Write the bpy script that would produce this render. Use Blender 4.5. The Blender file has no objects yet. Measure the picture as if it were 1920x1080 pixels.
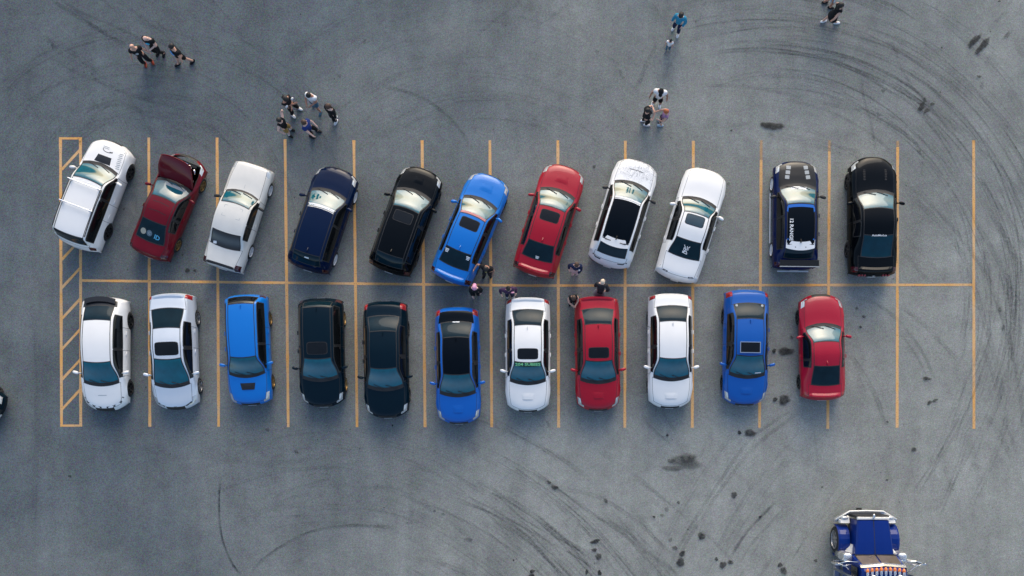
import bpy, math, random
import numpy as np
from mathutils import Vector, Matrix
from mathutils.bvhtree import BVHTree

random.seed(4)
R = math.radians
SC = bpy.context.scene
COL = SC.collection

# ------------------------------------------------------------------ camera
CAM_H = 37.0           # metres above the asphalt
PPM = 46.4             # photograph pixels per metre on the ground
NX, NY = 1000.0, 780.0 # photograph pixel straight below the drone
cam_d = bpy.data.cameras.new('camera')
cam = bpy.data.objects.new('camera', cam_d)
COL.objects.link(cam)
cam.location = (0, 0, CAM_H)
cam_d.sensor_width = 36
cam_d.lens = 36 * CAM_H * PPM / 1920.0
cam_d.shift_x = (960 - NX) / 1920.0
cam_d.shift_y = (NY - 540) / 1920.0
cam_d.clip_end = 500
SC.camera = cam

# ------------------------------------------------------------------ light
SUN_EL, SUN_AZ = 26.0, 8.0     # azimuth clockwise from the top of the picture
w = bpy.data.worlds.new('World')
SC.world = w
w.use_nodes = True
wn = w.node_tree
sky = wn.nodes.new('ShaderNodeTexSky')
sky.sky_type = 'NISHITA'
sky.sun_disc = False
sky.sun_elevation = R(SUN_EL)
sky.sun_rotation = R(SUN_AZ)
sky.air_density = 1.0
sky.dust_density = 2.6
sky.ozone_density = 1.0
bg = wn.nodes['Background']
bg.inputs['Strength'].default_value = 0.11
wn.links.new(sky.outputs[0], bg.inputs[0])

sun_d = bpy.data.lights.new('sun', 'SUN')
sun_d.energy = 0.55
sun_d.angle = R(46)
sun_d.color = (1.0, 0.95, 0.84)
sun = bpy.data.objects.new('sun', sun_d)
COL.objects.link(sun)
sd = Vector((math.sin(R(SUN_AZ)) * math.cos(R(SUN_EL)), math.cos(R(SUN_AZ)) * math.cos(R(SUN_EL)), math.sin(R(SUN_EL))))
sun.rotation_euler = sd.to_track_quat('Z', 'Y').to_euler()

vs = SC.view_settings
vs.view_transform = 'Standard'
vs.look = 'None'
vs.exposure = 1.24
vs.gamma = 1.0
vs.use_curve_mapping = False
SC.cycles.max_bounces = 6
SC.cycles.transparent_max_bounces = 24

# ------------------------------------------------------------------ helpers
def G(px, py, z=0.0):
    """photograph pixel -> place on the ground sheet (or on a level z above it)"""
    k = (CAM_H - z) / (CAM_H * PPM)
    return ((px - NX) * k, -(py - NY) * k)

def link(o, parent=None):
    COL.objects.link(o)
    if parent is not None:
        o.parent = parent
    return o

def mesh_obj(name, verts, faces, mat, parent=None, smooth=False, mats=None, midx=None):
    me = bpy.data.meshes.new(name)
    me.from_pydata([tuple(map(float, v)) for v in verts], [], [tuple(map(int, f)) for f in faces])
    for m in (mats or [mat]):
        me.materials.append(m)
    if smooth:
        me.polygons.foreach_set('use_smooth', [True] * len(me.polygons))
    if midx is not None:
        me.polygons.foreach_set('material_index', [int(i) for i in midx])
    me.update()
    return link(bpy.data.objects.new(name, me), parent)

def thing(name, label, cat, loc=(0, 0, 0), rz=0.0, group=None):
    o = bpy.data.objects.new(name, None)
    o.empty_display_size = 0.3
    o.location = loc
    o.rotation_euler = (0, 0, rz)
    o['label'] = label
    o['category'] = cat
    if group:
        o['group'] = group
    return link(o)

class MB:
    """collects simple solids into one mesh"""
    def __init__(s):
        s.v, s.f = [], []
    def add(s, verts, faces):
        b = len(s.v)
        s.v += [tuple(p) for p in verts]
        s.f += [tuple(i + b for i in f) for f in faces]
        return s
    def hexa(s, p):  # 8 points: bottom 4 then top 4
        return s.add(p, [(3, 2, 1, 0), (4, 5, 6, 7), (0, 1, 5, 4), (1, 2, 6, 5), (2, 3, 7, 6), (3, 0, 4, 7)])
    def box(s, x0, x1, y0, y1, z0, z1, ix=0.0, iy=0.0):
        return s.hexa([(x0, y0, z0), (x1, y0, z0), (x1, y1, z0), (x0, y1, z0),
                       (x0 + ix, y0 + iy, z1), (x1 - ix, y0 + iy, z1), (x1 - ix, y1 - iy, z1), (x0 + ix, y1 - iy, z1)])
    def tube(s, pts, rad, n=6, cap=True):
        pts = [Vector(p) for p in pts]
        rr = rad if isinstance(rad, (list, tuple)) else [rad] * len(pts)
        rings = []
        for i, p in enumerate(pts):
            d = (pts[min(i + 1, len(pts) - 1)] - pts[max(i - 1, 0)])
            d = d.normalized() if d.length > 1e-9 else Vector((0, 0, 1))
            a = d.orthogonal().normalized() if abs(d.z) > .95 else d.cross(Vector((0, 0, 1))).normalized()
            b = d.cross(a)
            rings.append([p + (a * math.cos(2 * math.pi * k / n) + b * math.sin(2 * math.pi * k / n)) * rr[i] for k in range(n)])
        vs_ = [q for r_ in rings for q in r_]
        fs = []
        for i in range(len(pts) - 1):
            for k in range(n):
                fs.append((i * n + k, i * n + (k + 1) % n, (i + 1) * n + (k + 1) % n, (i + 1) * n + k))
        if cap:
            fs.append(tuple(range(n))[::-1])
            fs.append(tuple((len(pts) - 1) * n + k for k in range(n)))
        return s.add(vs_, fs)
    def blob(s, c, r, n=2.0, nu=12, nv=8, rot=None, zmin=-1.0):
        """superellipsoid"""
        def sp(t, e):
            return math.copysign(abs(t) ** e, t)
        e = 2.0 / n
        vv, ff = [], []
        lo = math.asin(max(-1.0, zmin))
        for i in range(nv + 1):
            th = lo + (math.pi / 2 - lo) * i / nv
            for k in range(nu):
                ph = 2 * math.pi * k / nu
                p = Vector((r[0] * sp(math.cos(th), e) * sp(math.cos(ph), e), r[1] * sp(math.cos(th), e) * sp(math.sin(ph), e), r[2] * sp(math.sin(th), e)))
                if rot is not None:
                    p = rot @ p
                vv.append(p + Vector(c))
        for i in range(nv):
            for k in range(nu):
                ff.append((i * nu + k, i * nu + (k + 1) % nu, (i + 1) * nu + (k + 1) % nu, (i + 1) * nu + k))
        return s.add(vv, ff)
    def build(s, name, mat, parent=None, smooth=False):
        return mesh_obj(name, s.v, s.f, mat, parent, smooth)

def loft(mb, secs, closed=True):
    n = len(secs[0])
    vv = [p for s in secs for p in s]
    ff = []
    for i in range(len(secs) - 1):
        for k in range(n if closed else n - 1):
            ff.append((i * n + k, i * n + (k + 1) % n, (i + 1) * n + (k + 1) % n, (i + 1) * n + k))
    ff.append(tuple(range(n))[::-1])
    ff.append(tuple((len(secs) - 1) * n + k for k in range(n)))
    mb.add(vv, ff)

# ------------------------------------------------------------------ materials
_M = {}
def nodes_of(name):
    m = bpy.data.materials.new(name)
    m.use_nodes = True
    nt = m.node_tree
    return m, nt, nt.nodes['Principled BSDF']

def plain(name, col, rough=.5, metal=0.0, spec=.5, noise=.12, scale=14.0, coat=0.0, ior=None, emit=None):
    key = ('plain', name)
    if key in _M:
        return _M[key]
    m, nt, b = nodes_of(name)
    tc = nt.nodes.new('ShaderNodeTexCoord')
    nz = nt.nodes.new('ShaderNodeTexNoise')
    nz.inputs['Scale'].default_value = scale
    nz.inputs['Detail'].default_value = 4
    nt.links.new(tc.outputs['Object'], nz.inputs['Vector'])
    mp = nt.nodes.new('ShaderNodeMapRange')
    mp.inputs['To Min'].default_value = 1 - noise
    mp.inputs['To Max'].default_value = 1 + noise
    nt.links.new(nz.outputs['Fac'], mp.inputs['Value'])
    mx = nt.nodes.new('ShaderNodeVectorMath')
    mx.operation = 'SCALE'
    mx.inputs[0].default_value = col[:3]
    nt.links.new(mp.outputs[0], mx.inputs['Scale'])
    nt.links.new(mx.outputs[0], b.inputs['Base Color'])
    b.inputs['Roughness'].default_value = rough
    b.inputs['Metallic'].default_value = metal
    b.inputs['Specular IOR Level'].default_value = spec
    b.inputs['Coat Weight'].default_value = coat
    b.inputs['Coat Roughness'].default_value = .04
    if ior:
        b.inputs['IOR'].default_value = ior
    _M[key] = m
    return m

def paint(name, col, metal=0.0, rough=.38, dust=.04, coat=.8, spec=.5):
    """car lacquer: pigment under clear coat, a little road dust"""
    key = ('paint', name)
    if key in _M:
        return _M[key]
    m, nt, b = nodes_of(name)
    L = nt.links.new
    tc = nt.nodes.new('ShaderNodeTexCoord')
    n1 = nt.nodes.new('ShaderNodeTexNoise')
    n1.inputs['Scale'].default_value = 2.2
    n1.inputs['Detail'].default_value = 6
    L(tc.outputs['Object'], n1.inputs['Vector'])
    n2 = nt.nodes.new('ShaderNodeTexNoise')
    n2.inputs['Scale'].default_value = 60
    n2.inputs['Detail'].default_value = 3
    L(tc.outputs['Object'], n2.inputs['Vector'])
    mp = nt.nodes.new('ShaderNodeMapRange')
    mp.inputs['From Min'].default_value = .4
    mp.inputs['From Max'].default_value = .75
    mp.inputs['To Max'].default_value = dust * 2
    L(n1.outputs['Fac'], mp.inputs['Value'])
    md = nt.nodes.new('ShaderNodeMath')
    md.operation = 'MULTIPLY_ADD'
    md.inputs[1].default_value = dust
    L(n2.outputs['Fac'], md.inputs[0])
    L(mp.outputs[0], md.inputs[2])
    mx = nt.nodes.new('ShaderNodeMix')
    mx.data_type = 'RGBA'
    mx.inputs['A'].default_value = (*col, 1)
    mx.inputs['B'].default_value = (.22, .21, .2, 1)
    L(md.outputs[0], mx.inputs['Factor'])
    L(mx.outputs['Result'], b.inputs['Base Color'])
    b.inputs['Metallic'].default_value = metal
    b.inputs['Specular IOR Level'].default_value = spec
    b.inputs['Roughness'].default_value = rough
    b.inputs['Coat Weight'].default_value = coat
    cr = nt.nodes.new('ShaderNodeMapRange')
    cr.inputs['To Min'].default_value = .01
    cr.inputs['To Max'].default_value = .06
    L(n1.outputs['Fac'], cr.inputs['Value'])
    L(cr.outputs[0], b.inputs['Coat Roughness'])
    _M[key] = m
    return m

def glass_mat(name, col, ior=1.75, rough=.012):
    key = ('glass', name)
    if key in _M:
        return _M[key]
    m, nt, b = nodes_of(name)
    L = nt.links.new
    tc = nt.nodes.new('ShaderNodeTexCoord')
    n1 = nt.nodes.new('ShaderNodeTexNoise')
    n1.inputs['Scale'].default_value = 3.5
    n1.inputs['Detail'].default_value = 3
    L(tc.outputs['Object'], n1.inputs['Vector'])
    mx = nt.nodes.new('ShaderNodeMix')
    mx.data_type = 'RGBA'
    mx.inputs['A'].default_value = (*[c * .6 for c in col], 1)
    mx.inputs['B'].default_value = (*[c * 1.5 for c in col], 1)
    L(n1.outputs['Fac'], mx.inputs['Factor'])
    L(mx.outputs['Result'], b.inputs['Base Color'])
    b.inputs['Roughness'].default_value = rough
    b.inputs['IOR'].default_value = ior
    _M[key] = m
    return m

GLASS = glass_mat('window_glass', (.004, .016, .024), 1.3)
GLASS_FRONT = glass_mat('windscreen_glass', (.0, .082, .118), 1.64)
TINT = glass_mat('tinted_glass', (.004, .005, .006), 1.5)
SUNROOF = glass_mat('sunroof_glass', (.004, .005, .006), 1.45, .08)
TRIM = plain('black_plastic', (.012, .012, .013), .55)
RUBBER = plain('tyre_rubber', (.016, .016, .017), .8)
GAP = plain('panel_gap_black', (.01, .01, .012), .7)
CHROME = plain('chrome', (.75, .75, .76), .12, 1.0, noise=.03)
ALLOY = plain('alloy_silver', (.5, .5, .52), .3, .9)
ALLOY_DARK = plain('alloy_black', (.02, .02, .022), .35, .3)
ALLOY_GOLD = plain('alloy_bronze', (.42, .28, .12), .35, .8)
ALLOY_WHITE = plain('alloy_white', (.75, .76, .78), .35)
LAMP = plain('headlamp_lens', (.55, .57, .58), .08, .35, coat=1.0)
LAMP_DARK = plain('smoked_lamp_lens', (.03, .03, .035), .08, coat=1.0)
TAIL = plain('tail_lamp_red', (.32, .012, .015), .12, coat=1.0)
TAIL_DARK = plain('smoked_tail_lens', (.05, .006, .008), .12, coat=.6)
PLATE = plain('plate_white', (.6, .6, .58), .4)
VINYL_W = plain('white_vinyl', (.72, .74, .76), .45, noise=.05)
VINYL_B = plain('black_vinyl', (.012, .013, .016), .35)
VINYL_G = plain('green_vinyl', (.22, .62, .26), .45, noise=.05)
VINYL_GREY = plain('grey_vinyl', (.3, .33, .35), .5)
VINYL_BLUE = plain('sky_blue_vinyl', (.08, .38, .6), .5)
CARBON = plain('carbon_fibre', (.007, .0075, .008), .35, coat=.35, scale=120, noise=.5, spec=.2)

# ------------------------------------------------------------------ ground
def ground_material():
    m, nt, b = nodes_of('asphalt')
    L = nt.links.new
    N = nt.nodes.new
    tc = N('ShaderNodeTexCoord')
    def noise(scale, detail=5, rough=.6, vec=None, stretch=None, dist=0.0):
        n = N('ShaderNodeTexNoise')
        n.inputs['Scale'].default_value = scale
        n.inputs['Detail'].default_value = detail
        n.inputs['Roughness'].default_value = rough
        n.inputs['Distortion'].default_value = dist
        if stretch:
            mp = N('ShaderNodeMapping')
            mp.inputs['Rotation'].default_value = (0, 0, stretch[2])
            mp.inputs['Scale'].default_value = (stretch[0], stretch[1], 1)
            L(tc.outputs['Object'], mp.inputs['Vector'])
            L(mp.outputs[0], n.inputs['Vector'])
        else:
            L(tc.outputs['Object'], n.inputs['Vector'])
        return n
    def rng(src, a, b_, lo=0.0, hi=1.0):
        r_ = N('ShaderNodeMapRange')
        r_.inputs['From Min'].default_value = lo
        r_.inputs['From Max'].default_value = hi
        r_.inputs['To Min'].default_value = a
        r_.inputs['To Max'].default_value = b_
        L(src, r_.inputs['Value'])
        return r_.outputs[0]
    def mul(a, b_):
        x = N('ShaderNodeMath')
        x.operation = 'MULTIPLY'
        L(a, x.inputs[0])
        if isinstance(b_, float):
            x.inputs[1].default_value = b_
        else:
            L(b_, x.inputs[1])
        return x.outputs[0]
    # tone: bluish aged asphalt against warmer worn concrete-grey
    big = noise(.09, 4, .55)
    mix = N('ShaderNodeMix')
    mix.data_type = 'RGBA'
    mix.inputs['A'].default_value = (.098, .118, .129, 1)
    mix.inputs['B'].default_value = (.240, .250, .232, 1)
    sep = N('ShaderNodeSeparateXYZ')
    L(tc.outputs['Object'], sep.inputs[0])
    # bluer and darker towards the left, paler towards the lower right
    gx = rng(sep.outputs['X'], -.5, .5, -21, 12)
    gy = rng(sep.outputs['Y'], .3, -.2, -7, 17)
    a1 = N('ShaderNodeMath'); L(gx, a1.inputs[0]); L(gy, a1.inputs[1])
    a2 = N('ShaderNodeMath'); L(a1.outputs[0], a2.inputs[0]); L(rng(big.outputs['Fac'], -.55, 1.35), a2.inputs[1])
    a2.use_clamp = True
    L(a2.outputs[0], mix.inputs['Factor'])
    # value layers
    mid = mul(rng(noise(.5, 7, .7).outputs['Fac'], .55, 1.45), rng(noise(.17, 4, .6).outputs['Fac'], .72, 1.28))
    sm = rng(noise(2.6, 6, .7).outputs['Fac'], .74, 1.26)
    streak = rng(noise(.5, 4, .6, stretch=(2.2, .28, R(38))).outputs['Fac'], .8, 1.2)
    grain = mul(rng(noise(27, 2, .85).outputs['Fac'], .05, 1.95), rng(noise(11, 3, .75).outputs['Fac'], .58, 1.42))
    lane = rng(noise(1.1, 3, .5, stretch=(1.6, .04, 0)).outputs['Fac'], .92, 1.08)
    v = mul(mul(mul(mid, sm), mul(streak, grain)), lane)
    sc = N('ShaderNodeVectorMath'); sc.operation = 'SCALE'
    L(mix.outputs['Result'], sc.inputs[0])
    L(v, sc.inputs['Scale'])
    # coloured aggregate
    cn = noise(17, 3, .8)
    hs = N('ShaderNodeVectorMath'); hs.operation = 'SUBTRACT'
    L(cn.outputs['Color'], hs.inputs[0])
    hs.inputs[1].default_value = (.5, .5, .5)
    h2 = N('ShaderNodeVectorMath'); h2.operation = 'SCALE'
    L(hs.outputs[0], h2.inputs[0]); h2.inputs['Scale'].default_value = .26
    ad = N('ShaderNodeVectorMath')
    L(sc.outputs[0], ad.inputs[0]); L(h2.outputs[0], ad.inputs[1])
    mxx = N('ShaderNodeVectorMath'); mxx.operation = 'MAXIMUM'
    L(ad.outputs[0], mxx.inputs[0]); mxx.inputs[1].default_value = (.02, .02, .02)
    L(mxx.outputs[0], b.inputs['Base Color'])
    b.inputs['Roughness'].default_value = .85
    b.inputs['Specular IOR Level'].default_value = .3
    bp = N('ShaderNodeBump')
    bp.inputs['Strength'].default_value = .35
    bp.inputs['Distance'].default_value = .01
    L(noise(60, 3, .7).outputs['Fac'], bp.inputs['Height'])
    L(bp.outputs[0], b.inputs['Normal'])
    return m

ASPHALT = ground_material()
ground = mesh_obj('ground', [(-220, -220, 0), (220, -220, 0), (220, 220, 0), (-220, 220, 0)], [(0, 1, 2, 3)], ASPHALT)
ground['kind'] = 'structure'
ground['label'] = 'grey-blue worn asphalt of the parking lot'

def line_material(name, alpha):
    m, nt, b = nodes_of(name)
    L = nt.links.new
    tc = nt.nodes.new('ShaderNodeTexCoord')
    n = nt.nodes.new('ShaderNodeTexNoise'); n.inputs['Scale'].default_value = 18; n.inputs['Detail'].default_value = 6
    n2 = nt.nodes.new('ShaderNodeTexNoise'); n2.inputs['Scale'].default_value = 1.1; n2.inputs['Detail'].default_value = 3
    L(tc.outputs['Object'], n.inputs['Vector']); L(tc.outputs['Object'], n2.inputs['Vector'])
    mx = nt.nodes.new('ShaderNodeMix'); mx.data_type = 'RGBA'
    mx.inputs['A'].default_value = (.70, .36, .10, 1)
    mx.inputs['B'].default_value = (.64, .41, .21, 1)
    mr = nt.nodes.new('ShaderNodeMapRange'); mr.inputs['From Min'].default_value = .35; mr.inputs['From Max'].default_value = .65
    L(n2.outputs['Fac'], mr.inputs['Value'])
    L(mr.outputs[0], mx.inputs['Factor'])
    L(mx.outputs['Result'], b.inputs['Base Color'])
    b.inputs['Roughness'].default_value = .7
    ma = nt.nodes.new('ShaderNodeMapRange')
    ma.inputs['From Min'].default_value = .30; ma.inputs['From Max'].default_value = .46
    ma.inputs['To Min'].default_value = alpha * .6; ma.inputs['To Max'].default_value = alpha
    L(n.outputs['Fac'], ma.inputs['Value'])
    L(ma.outputs[0], b.inputs['Alpha'])
    return m
LINE = line_material('orange_line_paint', .95)
LINE_FADED = line_material('faded_line_paint', .42)

_lz = [0.004]
def painted(name, p0, p1, wpx=5.6, mat=LINE):
    a = Vector(G(*p0)); b_ = Vector(G(*p1))
    d = (b_ - a).normalized()
    n = Vector((-d.y, d.x)) * (wpx * .94 / PPM / 2)
    _lz[0] += .00012
    z = _lz[0]
    segs = max(2, int((b_ - a).length / .35))
    vv, ff = [], []
    for i in range(segs + 1):
        c = a.lerp(b_, i / segs)
        j = 1 + random.uniform(-.12, .1)
        vv += [(c.x + n.x * j, c.y + n.y * j, z), (c.x - n.x * j, c.y - n.y * j, z)]
        if i:
            k = 2 * i
            ff.append((k - 2, k - 1, k + 1, k))
    return mesh_obj(name, vv, ff, mat, ground)

for xt, xb, yt, yb in [(279, 281, 258, 800), (407, 410, 258, 800), (534.5, 540.5, 261, 801), (663.5, 669.5, 263, 801), (791.5, 797, 263, 801),
                       (918.5, 922, 263, 801), (1046, 1047.5, 263, 802), (1172.5, 1171.5, 264, 802), (1300, 1298, 264, 802),
                       (1427, 1424, 300, 802), (1555, 1552, 284, 804), (1683, 1682, 276, 802), (1825.5, 1826, 263, 804)]:
    painted('stall_line', (xt, yt), (xb, yb))
for p, q in [((1427.3, 263), (1427, 300)), ((1555.2, 263), (1555, 284)), ((1683, 264), (1683, 276))]:
    painted('faded_stall_line', p, q, mat=LINE_FADED)
painted('spine_line', (152, 526), (990, 535.5), 5.0)
painted('spine_line', (990, 535.5), (1826, 534), 5.0)
painted('hatch_border', (113.5, 258), (115.5, 800), 5.8)
painted('hatch_border', (151, 258), (151.5, 800), 5.8)
painted('hatch_border', (111, 259.5), (154, 259.5), 4.6)
painted('hatch_border', (113, 798), (154, 798), 4.6)
for y in (318, 373, 427, 487, 540, 598, 655, 712, 768):
    painted('hatch_stripe', (116, y), (150, y - 37), 5.0)

# --- tyre marks and stains: rubber and oil lying on the asphalt
def mark_material(name, col, rough=.8, floor=.25):
    m, nt, b = nodes_of(name)
    L = nt.links.new
    at = nt.nodes.new('ShaderNodeAttribute'); at.attribute_name = 'fade'
    tc = nt.nodes.new('ShaderNodeTexCoord')
    n = nt.nodes.new('ShaderNodeTexNoise'); n.inputs['Scale'].default_value = 9; n.inputs['Detail'].default_value = 5
    L(tc.outputs['Object'], n.inputs['Vector'])
    mr = nt.nodes.new('ShaderNodeMapRange'); mr.inputs['From Min'].default_value = .28; mr.inputs['From Max'].default_value = .7
    mr.inputs['To Min'].default_value = floor
    L(n.outputs['Fac'], mr.inputs['Value'])
    mu = nt.nodes.new('ShaderNodeMath'); mu.operation = 'MULTIPLY'
    L(at.outputs['Fac'], mu.inputs[0]); L(mr.outputs[0], mu.inputs[1])
    L(mu.outputs[0], b.inputs['Alpha'])
    b.inputs['Base Color'].default_value = (*col, 1)
    b.inputs['Roughness'].default_value = rough
    b.inputs['Specular IOR Level'].default_value = .25
    return m

def with_fade(o, fade):
    a = o.data.attributes.new('fade', 'FLOAT', 'POINT')
    a.data.foreach_set('value', [float(x) for x in fade])

def catmull(pts, n=8):
    pts = [np.array(p, float) for p in pts]
    P = [2 * pts[0] - pts[1]] + pts + [2 * pts[-1] - pts[-2]]
    out = []
    for i in range(1, len(P) - 2):
        for k in range(n):
            t = k / n
            a, b_, c, d = P[i - 1], P[i], P[i + 1], P[i + 2]
            out.append(.5 * (2 * b_ + (c - a) * t + (2 * a - 5 * b_ + 4 * c - d) * t * t + (3 * b_ - a - 3 * c + d) * t ** 3))
    out.append(pts[-1])
    return out

tv, tf, tfade = [], [], []
_mz = [0.0062]
def skid(pts, wpx=9, op=.5, o=(0, 0), s=1.0):
    wpx *= 1.1; op *= .72 if wpx < 11 else .5
    px = [(o[0] + p[0] / s, o[1] + p[1] / s) for p in pts]
    cur = [np.array(G(*p)) for p in catmull(px)]
    n = len(cur)
    wv = wpx / PPM / 2
    _mz[0] += .00004
    base = len(tv)
    ph = random.uniform(0, 6)
    rs = [random.uniform(.05, 1) for _ in range(5)]
    for i, c in enumerate(cur):
        d = cur[min(i + 1, n - 1)] - cur[max(i - 1, 0)]
        d /= np.linalg.norm(d) + 1e-9
        nn = np.array((-d[1], d[0]))
        e = min(1, i / (n * .12 + 1e-6), (n - 1 - i) / (n * .12 + 1e-6))
        e *= .75 + .25 * math.sin(i * .5 + ph)
        for q, f in ((-1, 0), (-.7, rs[0]), (-.35, rs[1]), (0, rs[2]), (.35, rs[3]), (.7, rs[4]), (1, 0)):
            p = c + nn * wv * q
            tv.append((p[0], p[1], _mz[0])); tfade.append(f * e * op)
        if i:
            k = base + i * 7
            for j in range(6):
                tf.append((k - 7 + j, k - 6 + j, k + 1 + j, k + j))

Z3 = dict(o=(1200, 0), s=2.667)
for pts, wp, op in [
    ([(330, 270), (500, 250), (700, 255), (900, 290), (1100, 360), (1300, 450), (1500, 580), (1700, 740)], 9, .62),
    ([(340, 232), (520, 213), (700, 215), (900, 250), (1100, 310), (1300, 410), (1480, 540), (1650, 680), (1720, 780)], 9, .62),
    ([(230, 212), (360, 168), (560, 140), (740, 142), (900, 170)], 9, .3),
    ([(960, 50), (1200, 130), (1400, 240), (1600, 380), (1750, 530), (1850, 640), (1915, 740)], 10, .5),
    ([(1050, 90), (1250, 180), (1450, 290), (1620, 420), (1780, 560), (1905, 720)], 10, .48),
    ([(250, 425), (500, 430), (700, 460), (900, 510), (1100, 560), (1300, 650), (1400, 740)], 8, .36),
    ([(700, 430), (850, 450), (1000, 500), (1150, 560), (1300, 590), (1450, 690)], 8, .34),
    ([(1230, 200), (1270, 240), (1300, 330), (1350, 420), (1400, 480), (1480, 570), (1560, 680)], 6, .5),
    ([(1110, 380), (1115, 480), (1150, 600), (1180, 770)], 6, .45),
    ([(1130, 390), (1170, 520), (1200, 620), (1205, 780)], 6, .4),
    ([(640, 680), (800, 710), (950, 750), (1080, 800)], 9, .4),
    ([(660, 650), (820, 690), (960, 720), (1150, 780)], 8, .3),
    ([(150, 200), (60, 300), (0, 390)], 9, .4), ([(195, 240), (140, 340), (110, 400)], 9, .3),
    ([(380, 25), (520, 40), (700, 12), (880, 35), (1000, 80)], 9, .36),
    ([(1840, 50), (1760, 130), (1690, 230)], 9, .4), ([(1850, 170), (1780, 240), (1720, 330)], 8, .3),
    ([(1860, 190), (1930, 300)], 12, .45), ([(1770, 400), (1860, 540), (1930, 660)], 12, .42),
    ([(1700, 460), (1810, 600), (1915, 740)], 14, .3), ([(1720, 380), (1705, 450)], 6, .5),
    ([(1120, 540), (1280, 640), (1380, 720), (1400, 790)], 8, .34), ([(460, 60), (520, 140)], 8, .3)]:
    skid(pts, wp, op, **Z3)
Z4 = dict(o=(1560, 260), s=1.928)
for pts, wp, op in [
    ([(240, 140), (330, 210), (420, 300), (500, 400), (560, 500), (600, 600), (640, 720), (670, 850), (690, 1000), (700, 1200)], 10, .6),
    ([(250, 165), (320, 240), (400, 320), (470, 420), (510, 520), (545, 640), (580, 760), (610, 880), (630, 1010)], 10, .55),
    ([(520, 30), (600, 100), (700, 220)], 10, .5), ([(515, 130), (600, 240), (700, 390)], 10, .55),
    ([(520, 190), (610, 330), (700, 500)], 12, .5), ([(510, 280), (600, 440), (700, 640)], 11, .5),
    ([(240, 600), (320, 660), (400, 740), (470, 820)], 9, .45), ([(240, 700), (300, 780), (345, 870)], 9, .4),
    ([(60, 770), (120, 860), (170, 960), (190, 1040)], 9, .42), ([(40, 760), (90, 850), (130, 960)], 8, .3),
    ([(530, 720), (580, 850), (615, 970)], 8, .4), ([(250, 330), (330, 420), (400, 500), (440, 560)], 9, .38),
    ([(250, 400), (310, 470), (350, 520)], 9, .36), ([(330, 40), (320, 140)], 6, .4), ([(350, 20), (420, 90), (480, 170)], 8, .4),
    ([(60, 560), (160, 600), (240, 660), (330, 780), (380, 900)], 8, .35), ([(560, 380), (640, 560), (690, 760)], 14, .36),
    ([(520, 420), (590, 560), (640, 720), (665, 900)], 10, .4)]:
    skid(pts, wp, op, **Z4)
Z5 = dict(o=(1200, 760), s=2.667)
for pts, wp, op in [
    ([(850, 0), (600, 180), (470, 330), (330, 530), (230, 690), (160, 860)], 8, .62),
    ([(790, 0), (560, 160), (430, 330), (290, 545), (195, 705), (130, 860)], 7, .5),
    ([(690, 470), (600, 560), (520, 650), (450, 765)], 7, .7), ([(740, 490), (640, 600), (560, 690), (490, 800)], 5, .5),
    ([(0, 30), (80, 130), (170, 200)], 6, .4), ([(0, 375), (150, 490), (260, 590), (380, 690), (520, 853)], 7, .34),
    ([(0, 590), (90, 680), (190, 780)], 7, .45), ([(0, 660), (110, 760), (190, 853)], 5, .4), ([(110, 20), (190, 150)], 8, .4),
    ([(1470, 90), (1510, 250), (1570, 420)], 14, .3), ([(1730, 40), (1800, 150), (1870, 300), (1915, 430)], 10, .5),
    ([(1800, 10), (1860, 160), (1900, 300)], 10, .42), ([(1640, 160), (1690, 330), (1700, 480)], 14, .26),
    ([(870, 120), (885, 300), (860, 420)], 5, .3), ([(700, 190), (800, 240), (880, 290)], 8, .34),
    ([(1190, 180), (1220, 300), (1280, 420)], 8, .28), ([(1360, 250), (1340, 380), (1310, 460)], 8, .3),
    ([(460, 470), (500, 540), (510, 610)], 6, .4), ([(330, 180), (300, 260)], 5, .4), ([(430, 180), (440, 300), (400, 420)], 6, .34),
    ([(700, 720), (640, 790), (600, 860)], 8, .3), ([(260, 290), (255, 430)], 14, .22)]:
    skid(pts, wp, op, **Z5)
Z6 = dict(o=(700, 780), s=3.43)
for pts, wp, op in [
    ([(350, 270), (560, 400), (720, 500), (820, 560)], 9, .36), ([(500, 540), (700, 600), (900, 680), (1100, 790), (1300, 900), (1500, 1040)], 6, .6),
    ([(800, 500), (950, 640), (1150, 760), (1300, 840), (1500, 980)], 9, .5), ([(1080, 200), (1250, 300), (1420, 430)], 9, .36),
    ([(1000, 330), (1200, 480), (1400, 620), (1600, 760), (1920, 1000)], 8, .5), ([(1380, 190), (1600, 320), (1800, 480), (1930, 600)], 7, .5),
    ([(1720, 0), (1800, 90), (1930, 200)], 6, .5), ([(1230, 470), (1450, 520), (1700, 680), (1920, 900)], 8, .48),
    ([(1400, 640), (1600, 720), (1750, 850), (1930, 1000)], 6, .5), ([(1050, 620), (1200, 780), (1400, 900), (1480, 1020)], 9, .36),
    ([(760, 640), (900, 780), (950, 900)], 12, .24), ([(780, 830), (850, 900), (890, 930)], 10, .4), ([(0, 700), (150, 720)], 7, .4),
    ([(1110, 25), (1140, 80)], 4, .7), ([(1580, 520), (1700, 640), (1850, 820)], 10, .34), ([(600, 370), (800, 470), (960, 560)], 14, .22),
    ([(1500, 360), (1700, 470), (1920, 640)], 10, .32), ([(1600, 800), (1640, 950), (1720, 1060)], 9, .3)]:
    skid(pts, wp, op, **Z6)
skid([(245, 240), (240, 600), (235, 800), (225, 1080)], 10, .36, **Z6)
Z7 = dict(o=(250, 780), s=3.6)
skid([(590, 400), (578, 560), (585, 740), (615, 880), (670, 1000), (740, 1090)], 4.2, 1.7, **Z7)
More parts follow.
